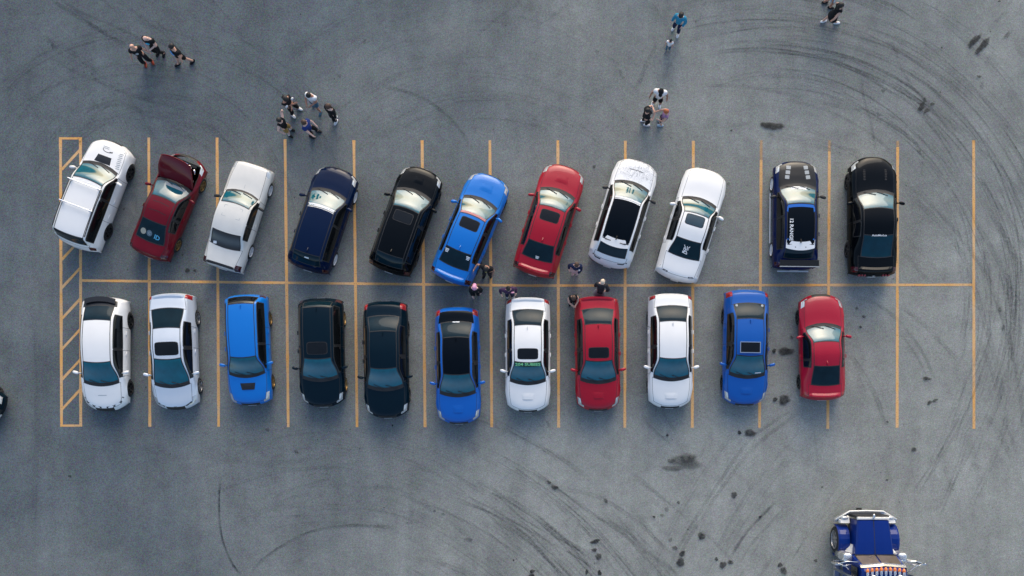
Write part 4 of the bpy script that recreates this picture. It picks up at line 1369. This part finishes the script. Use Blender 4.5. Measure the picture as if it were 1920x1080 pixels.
make_car('B11', BRZ, (1532, 653), -1, 'small red coupe with its nose towards the upper row, lower row', P_RED2, BOT, rim=ALLOY_DARK, fin=True, spoiler=('lip', P_RED2), plate_front=False)

# the nose of a dark car at the left edge of the picture
nx_, ny_ = G(6, 762)
ph = 128
cx_ = 6 - (math.sin(R(ph)) * 2.15 + .62 * math.cos(R(ph)) * -1 * -1) * PPM
make_car('LE', HATCH, (-69, 722), ph, 'dark car whose nose just enters the left edge of the picture', P_TEALBLACK, None, rim=ALLOY_DARK, fin=False)

# ------------------------------------------------------------------ the big-nosed truck at the lower right
def truck():
    X, Y = G(1611, 955)
    t = thing('semi_truck', 'ultramarine semi truck with chrome bumper and amber roof lights, cut off by lower edge', 'truck', (X, Y, 0), R(90))
    steel = plain('polished_steel', (.72, .73, .74), .2, .85, noise=.04)
    amber = plain('amber_lens', (.75, .2, .03), .25, coat=.6)
    white = plain('white_enamel', (.72, .72, .7), .35, coat=.6)
    tan = glass_mat('truck_windscreen', (.09, .072, .055), 1.9)
    # bumper: a bar bent back at both ends
    bp = [(-.34, 1.2), (-.02, .66), (0, 0), (-.02, -.66), (-.34, -1.2)]
    mb = MB()
    secs = [[(x, y, .38), (x - .1, y, .38), (x - .1, y, .72), (x, y, .74)] for x, y in bp]
    loft(mb, secs)
    mb.build('bumper', steel, t)
    mb = MB()
    mb.tube([(x + .02, y, .78) for x, y in bp], .035, 8)
    mb.build('bumper_rail', white, t, True)
    MB().box(.0, .12, .12, .3, .5, .62).build('tow_hook', TRIM, t)
    # grille shell with its white cap, hood in two leaves
    MB().box(-.2, -.10, -.62, .62, .55, 1.5).build('grille', TRIM, t)
    mb = MB(); mb.box(-.25, -.14, -.63, .63, 1.5, 1.56, .02, .02); mb.build('grille_cap', white, t)
    MB().blob((-.1, 0, 1.6), (.1, .05, .06), 2).build('hood_ornament', CHROME, t, True)
    for sg in (-1, 1):
        secs = []
        for x, hwid, z in ((-.27, .62, 1.53), (-.7, .66, 1.6), (-1.1, .70, 1.655), (-1.58, .75, 1.70)):
            secs.append([(x, sg * .012, z + .03), (x, sg * hwid * .5, z + .025), (x, sg * hwid * .92, z), (x, sg * hwid, z - .06), (x, sg * hwid, .8), (x, sg * .012, .8)])
        mb = MB(); loft(mb, secs if sg < 0 else secs)
        mb.build('hood_leaf', P_TRUCK, t)
        mb = MB(); mb.box(-1.58, -.27, sg * .006 - .012, sg * .006 + .012, 1.5, 1.55)
    mb = MB(); mb.tube([(-.27, 0, 1.555), (-1.58, 0, 1.725)], .022, 6); mb.build('hood_hinge', TRIM, t)
    ax = -1.15
    for sg in (-1, 1):
        # fender sweeping over the wheel
        secs = []
        for k in range(13):
            a = R(200 - 205 * k / 12)
            r_ = .64
            x, z = ax + r_ * math.cos(a) * 1.0, .55 + r_ * math.sin(a) * .95
            x2, z2 = ax + (r_ - .05) * math.cos(a), .55 + (r_ - .05) * math.sin(a) * .95
            secs.append([(x, sg * .76, z), (x, sg * 1.12, z), (x, sg * 1.19, z - .03), (x2, sg * 1.19, z2 - .03), (x2, sg * .76, z2)])
        mb = MB(); loft(mb, secs); mb.build('fender', P_TRUCK, t, False)
        mb = MB(); mb.hexa([(-.44, sg * .72, .8), (-.16, sg * .74, .8), (-.32, sg * 1.1, .8), (-.44, sg * 1.1, .8), (-.44, sg * .72, .98), (-.2, sg * .74, .96), (-.34, sg * 1.08, .96), (-.44, sg * 1.08, .98)]); mb.build('headlight_pod', white, t)
        mb = MB(); mb.blob((-.24, sg * .9, .9), (.07, .15, .1), 3); mb.build('headlight', LAMP, t, True)
        mb = MB(); mb.box(ax - .5, ax - .44, min(sg * .93, sg * 1.06), max(sg * .93, sg * 1.06), .98, 1.03); mb.build('fender_marker', white, t)
        mb = MB(); y0, y1 = sg * .70, sg * 1.02
        mb.add([(-1.22, y0, 1.3), (-1.6, y0, 1.34), (-1.6, y1, 1.3), (-1.22, y0, 1.0), (-1.6, y0, 1.0), (-1.6, y1, 1.0)], [(0, 2, 1), (0, 1, 4, 3), (1, 2, 5, 4), (0, 3, 5, 2)])
        mb.build('cowl_panel', white, t)
        mb = MB(); mb.blob((-1.68, sg * 1.06, 1.55), (.2, .2, .26), 3.2, 20, 12); mb.tube([(-1.68, sg * 1.06, .8), (-1.68, sg * 1.06, 1.5)], .195, 20)
        mb.build('air_cleaner', steel, t, True)
        wheel_parts(t, ax, sg * 1.04, .52, sg, ALLOY, 8, .3)
        # mirror brackets
        mb = MB()
        mb.tube([(-1.75, sg * .86, 2.42), (-1.72, sg * 1.3, 2.42), (-1.8, sg * 1.62, 2.4)], .02, 6)
        mb.tube([(-2.3, sg * .9, 2.2), (-1.95, sg * 1.3, 2.3), (-1.8, sg * 1.62, 2.38)], .015, 6)
        mb.tube([(-1.8, sg * 1.62, 2.45), (-1.82, sg * 1.62, 1.7), (-1.75, sg * .9, 1.65)], .018, 6)
        mb.tube([(-1.9, sg * 1.5, 2.38), (-1.84, sg * 1.1, 2.36)], .015, 6)
        mb.build('mirror_bracket', CHROME, t, True)
        mb = MB(); mb.box(-1.88, -1.82, min(sg * 1.52, sg * 1.72), max(sg * 1.52, sg * 1.72), 1.8, 2.32); mb.build('mirror', steel, t)
        mb = MB()
        mb.tube([(-2.3, sg * 1.16, .6), (-2.3, sg * 1.16, 2.6), (-2.34, sg * 1.16, 3.0)], .07, 12); mb.build('exhaust_stack', CHROME, t, True)
        mb = MB(); mb.box(-2.9, -1.95, min(sg * .96, sg * 1.2), max(sg * .96, sg * 1.2), .45, .62); mb.build('step', steel, t)
    MB().box(-1.62, -1.56, -.78, .78, 1.70, 1.76).build('cowl_vent', TRIM, t)
    MB().box(-3.6, -.3, -.62, .62, .5, .8).build('chassis', TRIM, t)
    # cab
    secs = []
    for x, hwid, z in ((-1.6, .84, 1.72), (-1.62, .85, 1.74), (-1.86, .83, 2.52), (-2.05, .84, 2.74), (-2.6, .86, 2.8), (-3.5, .86, 2.78), (-3.6, .84, 2.6)):
        secs.append([(x, -hwid * .55, z), (x, hwid * .55, z), (x, hwid * .9, z - .03), (x, hwid, z - .12), (x, .92, min(1.7, z - .15)), (x, .92, .8), (x, -.92, .8), (x, -.92, min(1.7, z - .15)), (x, -hwid, z - .12), (x, -hwid * .9, z - .03)])
    mb = MB(); loft(mb, secs); mb.build('cab', P_TRUCK, t)
    for sg in (-1, 1):
        y0, y1, y2 = sg * .03, sg * .78, sg * .74
        vv = [(-1.585, y0, 1.78), (-1.60, y1, 1.78), (-1.835, y2, 2.44), (-1.825, y0, 2.44)]
        MB().add(vv + [(a - .03, b_, c) for a, b_, c in vv], [(0, 1, 2, 3), (7, 6, 5, 4), (0, 4, 5, 1), (1, 5, 6, 2), (2, 6, 7, 3), (3, 7, 4, 0)]).build('windshield', tan, t)
        MB().box(-2.75, -1.95, min(sg * .905, sg * .94), max(sg * .905, sg * .94), 1.75, 2.4).build('side_window', TINT, t)
        MB().box(-2.85, -1.8, min(sg * .925, sg * .95), max(sg * .925, sg * .95), .85, 1.7).build('door', P_TRUCK, t)
        mb = MB()
        mb.tube([(-1.77, sg * .02, 2.52), (-1.85, sg * .84, 2.5)], .02, 6)
        mb.add([(-1.76, 0, 2.5), (-1.84, sg * .86, 2.48), (-1.93, sg * .86, 2.6), (-1.86, 0, 2.62), (-1.76, 0, 2.47), (-1.84, sg * .86, 2.45), (-1.93, sg * .86, 2.57), (-1.86, 0, 2.59)],
               [(0, 1, 2, 3), (7, 6, 5, 4), (0, 4, 5, 1), (1, 5, 6, 2), (2, 6, 7, 3)])
        mb.build('sun_visor', steel, t)
        mb = MB(); mb.tube([(-2.16, sg * .5, 2.9), (-2.3, sg * .5, 2.9), (-2.42, sg * .5, 2.9), (-2.95, sg * .5, 2.88)], [.10, .06, .04, .035], 12)
        mb.box(-2.5, -2.45, sg * .5 - .03, sg * .5 + .03, 2.74, 2.88)
        mb.build('air_horn', CHROME, t, True)
    for k in range(9):
        y = -.68 + 1.36 * k / 8
        x = -1.99 - .06 * (y / .68) ** 2
        ml = MB(); ml.blob((x - .1, y, 2.80), (.15, .055, .06), 2.2, 10, 8)
        o = ml.build('marker_light', steel, t, True)
        MB().blob((x + .02, y, 2.795), (.10, .062, .06), 2, 10, 8).build('amber_lens', amber, o, True)

truck()

# ------------------------------------------------------------------ people
def cloth(name, col):
    return plain('cloth_' + name, col, .85, noise=.22, scale=9, spec=.2)
BLACKC = cloth('black', (.012, .012, .014))
CHAR = cloth('charcoal', (.03, .03, .034))
WHITEC = cloth('white', (.72, .73, .75))
TEALC = cloth('teal', (.03, .22, .36))
NAVYC = cloth('navy', (.014, .022, .06))
BLUEC = cloth('blue', (.02, .04, .17))
DENIM = cloth('denim', (.06, .13, .19))
KHAKI = cloth('khaki', (.30, .19, .06))
PLUM = cloth('plum', (.055, .03, .07))
PINKC = cloth('pink', (.62, .30, .44))
PALEPINK = cloth('pale_pink', (.62, .46, .46))
LILAC = cloth('lilac', (.30, .17, .30))
GREYC = cloth('grey', (.22, .23, .25))
LBLUE = cloth('light_blue', (.34, .48, .6))
REDSHOE = cloth('rust', (.28, .05, .03))
SKIN = plain('skin_light', (.56, .33, .25), .55, noise=.08, spec=.35)
SKIN2 = plain('skin_tan', (.40, .21, .15), .55, noise=.08, spec=.35)
SKIN3 = plain('skin_pale', (.66, .43, .36), .55, noise=.06, spec=.35)
HAIR_K = plain('hair_black', (.008, .007, .007), .6, noise=.5, scale=60)
HAIR_B = plain('hair_brown', (.06, .03, .018), .6, noise=.5, scale=60)
HAIR_G = plain('hair_ginger', (.36, .10, .03), .6, noise=.4, scale=60)
HAIR_BL = plain('hair_blond', (.6, .48, .36), .6, noise=.3, scale=60)
DARKEYE = plain('eye_dark', (.02, .016, .014), .3)

JOBS = []
def skin_job(pts, edges, rad, root, name, mat, parent, adds=None, adds_mat=None):
    me = bpy.data.meshes.new('tmp')
    me.from_pydata([tuple(p) for p in pts], edges, [])
    o = bpy.data.objects.new('tmp', me)
    COL.objects.link(o)
    m = o.modifiers.new('skin', 'SKIN')
    m.use_smooth_shade = True
    sv_ = me.skin_vertices[0].data
    for i, r_ in enumerate(rad):
        sv_[i].radius = (r_, r_) if not isinstance(r_, tuple) else r_
        sv_[i].use_root = (i == root)
    s = o.modifiers.new('sub', 'SUBSURF')
    s.levels = 1
    JOBS.append((o, name, mat, parent, adds, adds_mat))

def finish_jobs():
    dg = bpy.context.evaluated_depsgraph_get()
    dg.update()
    for o, name, mat, parent, adds, adds_mat in JOBS:
        me = bpy.data.meshes.new_from_object(o.evaluated_get(dg))
        vv = [tuple(v_.co) for v_ in me.vertices]
        ff = [tuple(p.vertices) for p in me.polygons]
        mi = [0] * len(ff)
        mats = [mat]
        if adds is not None:
            mats.append(adds_mat)
            for k, mbx in enumerate(adds):
                b_ = len(vv)
                vv += mbx.v
                ff += [tuple(i + b_ for i in f) for f in mbx.f]
                mi += [k] * len(mbx.f)
        bpy.data.meshes.remove(me)
        mesh_obj(name, vv, ff, mat, parent, True, mats=mats, midx=mi)
    for j in JOBS:
        old = j[0].data
        bpy.data.objects.remove(j[0])
        bpy.data.meshes.remove(old)

def ik(a, b_, l1, l2, pole):
    a, b_, pole = Vector(a), Vector(b_), Vector(pole)
    d = b_ - a
    D = min(d.length, (l1 + l2) * .999)
    u = d.normalized()
    x = (l1 * l1 - l2 * l2 + D * D) / (2 * D)
    h = math.sqrt(max(0.0, l1 * l1 - x * x))
    p = pole - u * pole.dot(u)
    p = p.normalized() if p.length > 1e-6 else Vector((0, 0, 1))
    return a + u * x + p * h, a + u * D

def person(px, phi, label, group, h=1.75, shirt=BLACKC, sleeves='short', legs=BLACKC, shorts=False, shoes=BLACKC, skin=SKIN, hair=HAIR_K, hairstyle='short',
           lh=(-.28, .04, .80), rh=(.28, .04, .80), lf=(-.12, 0.0), rf=(.12, 0.03), lean=0.0, look=0.0, sock=None, skirt=None, prints=None, hip=None, bag=None):
    X, Y = G(*px)
    k = h / 1.75 * .91
    t = thing('person', label, 'person', (X, Y, 0), R(-phi), group)
    t.scale = (k, k, k)
    hz = .93 if hip is None else hip
    Rm = Matrix.Rotation(-lean, 3, 'X')
    piv = Vector((0, 0, hz))
    def up(p):
        return piv + Rm @ (Vector(p) - Vector((0, 0, .93)))
    pel, waist, chest, nb, nk = up((0, 0, .95)), up((0, .005, 1.1)), up((0, .01, 1.29)), up((0, -.01, 1.44)), up((0, 0, 1.52))
    hq = Matrix.Rotation(look, 3, 'X')
    h0 = nk + (hq @ Vector((0, .015, .09))); h1 = nk + (hq @ Vector((0, .02, .15))); h2 = nk + (hq @ Vector((0, .01, .215)))
    shl, shr = up((-.19, -.01, 1.405)), up((.19, -.01, 1.405))
    hl, hr = Vector((-.095, 0, hz - .02)), Vector((.095, 0, hz - .02))
    LH, RH = up(lh) if lean else Vector(lh), up(rh) if lean else Vector(rh)
    el, wl = ik(shl, LH, .29, .26, (-.55, -.5, -.25))
    er, wr = ik(shr, RH, .29, .26, (.55, -.5, -.25))
    al = Vector((lf[0], lf[1], .085)); ar = Vector((rf[0], rf[1], .085))
    kl, al = ik(hl, al, .44, .43, (-.1, 1, 0)); kr, ar = ik(hr, ar, .44, .43, (.1, 1, 0))
    tl, t_r = al + Vector((-.02, .15, -.045)), ar + Vector((.02, .15, -.045))
    hdl, hdr = wl + (wl - el).normalized() * .08, wr + (wr - er).normalized() * .08
    pts = [pel, waist, chest, nb, nk, h0, h1, h2, shl, el, wl, hdl, shr, er, wr, hdr, hl, kl, al, tl, hr, kr, ar, t_r]
    E = [(0, 1), (1, 2), (2, 3), (3, 4), (4, 5), (5, 6), (6, 7), (3, 8), (8, 9), (9, 10), (10, 11), (3, 12), (12, 13), (13, 14), (14, 15),
         (0, 16), (16, 17), (17, 18), (18, 19), (0, 20), (20, 21), (21, 22), (22, 23)]
    rad = [.14, .13, .15, .085, .062, .092, .104, .08, .07, .052, .036, .042, .07, .052, .036, .042, .1, .068, .046, .036, .1, .068, .046, .036]
    # face, ears, fingers belong to the body mesh
    extra, eyes = MB(), MB()
    f = hq @ Vector((0, 1, 0)); upv = hq @ Vector((0, 0, 1)); rt = Vector((1, 0, 0))
    hc = (h0 + h2) / 2
    extra.blob(hc + f * .098 - upv * .015, (.014, .02, .022), 2, 8, 5)
    extra.blob(hc + f * .085 - upv * .065, (.03, .012, .01), 2, 8, 4)
    for sg in (-1, 1):
        extra.blob(hc + rt * sg * .083 - upv * .01, (.014, .025, .034), 2, 8, 5)
        eyes.blob(hc + f * .084 + rt * sg * .033 + upv * .015, (.014, .008, .008), 2, 8, 4)
    for hd, wr_, el_, sg in ((hdl, wl, el, -1), (hdr, wr, er, 1)):
        d = (hd - wr_).normalized()
        inw = Vector((-sg, .25, 0)); inw = (inw - d * inw.dot(d)).normalized()
        crs = d.cross(inw).normalized()
        for q in range(4):
            ln = (.062, .072, .067, .052)[q]
            b0 = hd + crs * (.027 - .018 * q) * 1.0
            extra.tube([b0 - d * .01, b0 + d * ln * .5 + inw * .006, b0 + d * ln * .85 + inw * .03], [.0095, .009, .007], 5)
        b0 = hd - d * .05 + crs * .03
        extra.tube([b0, b0 + crs * .02 + d * .03 + inw * .012, b0 + crs * .022 + d * .06 + inw * .028], [.011, .01, .008], 5)
    skin_job(pts, E, rad, 0, 'body', skin, t, (extra, eyes), DARKEYE)
    # shirt
    if shirt is not None:
        sp = [pel - (waist - pel) * .15, waist, chest, nb, shl, shr]
        se = [(0, 1), (1, 2), (2, 3), (3, 4), (3, 5)]
        sr = [.172, .17, .19, .115, .105, .105]
        if sleeves == 'short':
            sp += [shl.lerp(el, .62), shr.lerp(er, .62)]; sr += [.09, .09]; se += [(4, 6), (5, 7)]
        elif sleeves == 'long':
            sp += [el, wl, er, wr]; sr += [.078, .056, .078, .056]; se += [(4, 6), (6, 7), (5, 8), (8, 9)]
        skin_job(sp, se, sr, 1, 'shirt', shirt, t)
    # legwear
    if legs is not None:
        lp = [waist.lerp(pel, .7), pel, hl, hr]
        le = [(0, 1), (1, 2), (1, 3)]
        lr = [.145, .158, .122, .122]
        if shorts:
            lp += [hl.lerp(kl, .85), hr.lerp(kr, .85)]; lr += [.112, .112]; le += [(2, 4), (3, 5)]
        else:
            lp += [kl, al + Vector((0, 0, .03)), kr, ar + Vector((0, 0, .03))]; lr += [.092, .07, .092, .07]; le += [(2, 4), (4, 5), (3, 6), (6, 7)]
        skin_job(lp, le, lr, 1, 'shorts' if shorts else 'trousers', legs, t)
    if skirt is not None:
        mb = MB()
        n = 16
        vv = []
        for z_, r_ in ((hz + .12, .15), (hz - .1, .2), (hz - .35, .27)):
            vv += [(r_ * math.cos(2 * math.pi * q / n) * 1.05, r_ * .8 * math.sin(2 * math.pi * q / n) + (lf[1] + rf[1]) / 2 * (hz - z_), z_) for q in range(n)]
        ff = [(i * n + q, i * n + (q + 1) % n, (i + 1) * n + (q + 1) % n, (i + 1) * n + q) for i in range(2) for q in range(n)]
        mb.add(vv, ff); mb.build('skirt', skirt, t, True)
    for a, b_, sg in ((al, tl, -1), (ar, t_r, 1)):
        d = (b_ - a); d.z = 0; d.normalize()
        c = Vector((a.x, a.y, 0)) + d * .065 + Vector((0, 0, max(.047, a.z - .04)))
        MB().blob(c, (.06, .155, .055), 2.6, 14, 8, rot=Matrix.Rotation(math.atan2(-d.x, d.y), 3, 'Z')).build('shoe', shoes, t, True)
        if sock is not None:
            kk = kl if sg < 0 else kr
            MB().tube([a + Vector((0, 0, -.02)), a.lerp(kk, .55)], [.052, .06], 10).build('sock', sock, t, True)
    # hair
    hcen = hc + upv * .025 - f * .012
    hr3 = Matrix.Rotation(look, 3, 'X')
    if hairstyle == 'short':
        MB().blob(hcen + upv * .012 - f * .012, (.108, .124, .115), 2.1, 16, 8, rot=hr3, zmin=-.15).build('hair', hair, t, True)
    elif hairstyle == 'long':
        mb = MB(); mb.blob(hcen + upv * .012 - f * .012, (.114, .13, .12), 2.1, 16, 8, rot=hr3, zmin=-.2)
        mb.blob(hc - f * .09 - upv * .14, (.105, .055, .2), 2.2, 12, 8)
        mb.build('hair', hair, t, True)
    elif hairstyle == 'cap':
        mb = MB(); mb.blob(hcen + upv * .01, (.112, .126, .115), 2.2, 16, 8, rot=hr3, zmin=-.02)
        mb.blob(hc + f * .13 + upv * .045, (.08, .085, .012), 2.2, 14, 6, rot=hr3)
        mb.build('cap', hair, t, True)
    elif hairstyle == 'capback':
        mb = MB(); mb.blob(hcen + upv * .01, (.112, .126, .115), 2.2, 16, 8, rot=hr3, zmin=-.02)
        mb.blob(hc - f * .13 + upv * .03, (.08, .07, .012), 2.2, 14, 6, rot=hr3)
        mb.build('cap', hair, t, True)
    if hairstyle == 'bun':
        mb = MB(); mb.blob(hcen + upv * .012 - f * .012, (.108, .124, .115), 2.1, 16, 8, rot=hr3, zmin=-.15)
        mb.blob(hcen + upv * .11 - f * .05, (.05, .05, .045), 2, 10, 6)
        mb.build('hair', hair, t, True)
    if prints is not None:
        for (y, z, rx, rz_, mat) in prints:
            c = up((y, .165, z))
            MB().blob(c, (rx, .035, rz_), 2.5, 10, 6, rot=Rm).build('shirt_print', mat, t, True)
    if bag is not None:
        bm, at = bag
        mb = MB(); mb.blob(at, (.1, .07, .13), 3, 12, 8); mb.tube([Vector(at) + Vector((0, 0, .12)), up((0.0, .13, 1.35)), up((-.14, .02, 1.47))], .012, 5)
        mb.build('shoulder_bag', bm, t, True)
    return t

P1, P2, P3, P4 = 'three people talking at the upper left', 'five people standing in a circle', 'three people talking near the upper right', 'people between the two rows'
PRT = plain('cyan_print', (.05, .42, .62), .6)
PRW = plain('grey_print', (.3, .32, .34), .6)
BLP = plain('blue_print', (.06, .3, .72), .6)
person((279, 117), 160, 'person in black T-shirt with grey chest print and rust shoes', P1, 1.8, BLACKC, 'short', BLACKC, False, REDSHOE, SKIN, None, 'none', lh=(-.40, .05, .86), rh=(.40, .05, .86), lf=(-.15, 0), rf=(.15, .0), sock=CHAR, look=.35, prints=[(0, 1.3, .07, .06, PRW)])
person((303, 99), 195, 'bald person in black T-shirt with cyan print, hands together', P1, 1.8, BLACKC, 'short', BLACKC, False, BLACKC, SKIN3, None, 'none', lh=(-.06, .3, 1.1), rh=(.06, .32, 1.1), look=-.3, prints=[(0, 1.34, .1, .04, PRT)])
person((350, 117), 230, 'dark-haired person in black shorts striding, blue print on black T-shirt', P1, 1.8, BLACKC, 'short', BLACKC, True, BLACKC, SKIN, HAIR_K, 'short', lh=(-.3, .1, .85), rh=(.26, -.05, .85), lf=(-.16, -.26), rf=(.14, .3), prints=[(0, 1.27, .12, .1, BLP)])

person((553, 209), 125, 'person with arms crossed in black top with white sleeves', P2, 1.78, BLACKC, 'short', BLACKC, False, WHITEC, SKIN2, HAIR_K, 'capback', lh=(.1, .26, 1.15), rh=(-.1, .27, 1.2), lf=(-.2, .05), rf=(.2, .0), prints=[(-.2, 1.4, .07, .07, WHITEC), (.2, 1.4, .07, .07, WHITEC)], look=-.35)
person((597, 201), 205, 'black-haired person in white T-shirt and denim shorts', P2, 1.75, WHITEC, 'short', DENIM, True, DENIM, SKIN2, HAIR_K, 'short', lh=(-.05, .34, 1.08), rh=(.1, .36, 1.15), lf=(-.2, .15), rf=(.2, -.1), look=-.4)
person((631, 224), 215, 'person all in black with white shoes and reddish long hair', P2, 1.75, BLACKC, 'long', BLACKC, False, WHITEC, SKIN3, HAIR_B, 'long', lh=(-.26, .1, .86), rh=(.26, .0, .86), lf=(-.06, .06), rf=(.06, -.06))
person((543, 248), 115, 'person in khaki shorts and black tank top with one arm raised', P2, 1.72, BLACKC, 'none', KHAKI, True, BLACKC, SKIN3, HAIR_K, 'short', lh=(-.42, -.05, 1.75), rh=(.32, .1, .95), lf=(-.12, 0), rf=(.14, .05), sock=WHITEC)
person((588, 252), 112, 'dark-haired person in blue T-shirt reaching one arm forward', P2, 1.74, BLUEC, 'short', BLACKC, False, CHAR, SKIN3, HAIR_B, 'long', lh=(-.2, .3, 1.0), rh=(.26, .34, .92), lf=(-.2, .1), rf=(.14, -.08))

person((1230, 194), 190, 'person in white T-shirt and black cap, black shorts, white socks', P3, 1.82, WHITEC, 'short', BLACKC, True, WHITEC, SKIN2, BLACKC, 'cap', lh=(-.36, .06, .9), rh=(.36, .06, .9), lf=(-.16, .02), rf=(.14, .02), sock=WHITEC, look=-.45)
person((1206, 231), 85, 'person all in black with white shoes, both hands raised to the face', P3, 1.76, BLACKC, 'short', BLACKC, False, WHITEC, SKIN, HAIR_K, 'short', lh=(-.07, .28, 1.45), rh=(.1, .3, 1.4), lf=(-.1, -.04), rf=(.1, .08))
person((1241, 232), 280, 'ginger-haired person in lilac top and navy shorts holding out a phone', P3, 1.68, LILAC, 'none', NAVYC, True, LBLUE, SKIN, HAIR_G, 'short', lh=(-.2, .26, 1.0), rh=(.05, .48, 1.25), lf=(-.1, .0), rf=(.1, .05), look=-.3, bag=(plain('beige_bag', (.5, .42, .38), .6), (-.22, .05, .98)))
pX, pY = G(1241, 232)
ph_ = thing('phone', 'black phone held out by the ginger-haired person', 'phone', (pX - .60, pY + .05, 1.25), R(20))
MB().box(-.04, .04, -.075, .075, 0, .011).build('phone_body', VINYL_B, ph_)
MB().box(-.035, .035, -.068, .068, .012, .0135).build('screen', TINT, ph_)

person((1266.5, 57), 200, 'long-haired person in teal top with white shoes, beside the child', None, 1.7, TEALC, 'long', NAVYC, False, WHITEC, SKIN3, HAIR_K, 'long', lh=(-.22, .2, 1.0), rh=(.3, .05, .85), lf=(-.16, .12), rf=(.12, -.1), look=-.35)
person((1251.5, 93), 195, 'small child in white T-shirt and denim trousers', None, 1.0, WHITEC, 'short', DENIM, False, GREYC, SKIN, HAIR_K, 'short', lh=(-.28, .1, .9), rh=(.28, .1, .9), lf=(-.1, -.04), rf=(.1, .1))
person((1553.5, 42), 82, 'person in black dress striding in white shoes at the top edge', None, 1.75, BLACKC, 'none', None, False, WHITEC, SKIN, HAIR_K, 'long', lh=(-.28, .22, 1.0), rh=(.3, -.2, .95), lf=(-.06, -.29), rf=(.08, .27), skirt=BLACKC)
person((1548, 10), 95, 'person in light blue shorts cut off by the top edge', None, 1.75, GREYC, 'short', LBLUE, True, BLACKC, SKIN2, HAIR_K, 'short', lf=(-.1, -.12), rf=(.1, .16))

person((916, 512), 195, 'person in black pointing an arm towards the blue sedan', P4, 1.78, BLACKC, 'short', CHAR, False, CHAR, SKIN2, HAIR_K, 'short', lh=(-.26, .12, .9), rh=(.52, .18, 1.2), lf=(-.12, .0), rf=(.14, .1), look=-.6, prints=[(0, 1.33, .05, .03, plain('gold_print', (.4, .32, .1), .6))])
person((894, 549), 185, 'person in black with a pink cap behind the blue sedan', P4, 1.72, BLACKC, 'long', BLACKC, False, GREYC, SKIN3, PINKC, 'capback', lh=(-.24, .1, .9), rh=(.1, .3, 1.0), lf=(-.1, .0), rf=(.1, .1))
person((955, 551), 170, 'dark-haired person in plum top behind the white sedan', P4, 1.68, PLUM, 'long', NAVYC, False, WHITEC, SKIN3, HAIR_K, 'bun', lh=(-.3, .16, 1.0), rh=(.36, .1, 1.05), lf=(-.14, .1), rf=(.1, .0), prints=[(-.16, 1.43, .08, .04, PINKC)])
person((1078, 508), 185, 'brown-haired person in navy jacket and pale pink skirt', P4, 1.66, NAVYC, 'long', None, False, PALEPINK, SKIN3, HAIR_B, 'long', lh=(-.1, .3, 1.1), rh=(.3, .1, .95), lf=(-.08, .0), rf=(.08, .05), skirt=PALEPINK, prints=[(-.15, 1.3, .05, .12, WHITEC)])
person((1072, 565), 170, 'person in black tank top with hands joined beside the red trunk', P4, 1.68, BLACKC, 'none', BLACKC, True, BLACKC, SKIN, HAIR_B, 'short', lh=(-.05, .36, 1.2), rh=(.05, .36, 1.2), lf=(-.1, .0), rf=(.1, .0), look=-.4)
person((1122, 553), 12, 'blond person in dark jacket and grey skirt leaning over by the red trunk', P4, 1.7, CHAR, 'long', None, False, SKIN3, SKIN3, HAIR_BL, 'short', lh=(-.2, .3, 1.0), rh=(.26, .1, 1.0), lf=(-.1, -.05), rf=(.12, .0), lean=.75, skirt=GREYC, hip=.9)
finish_jobs()
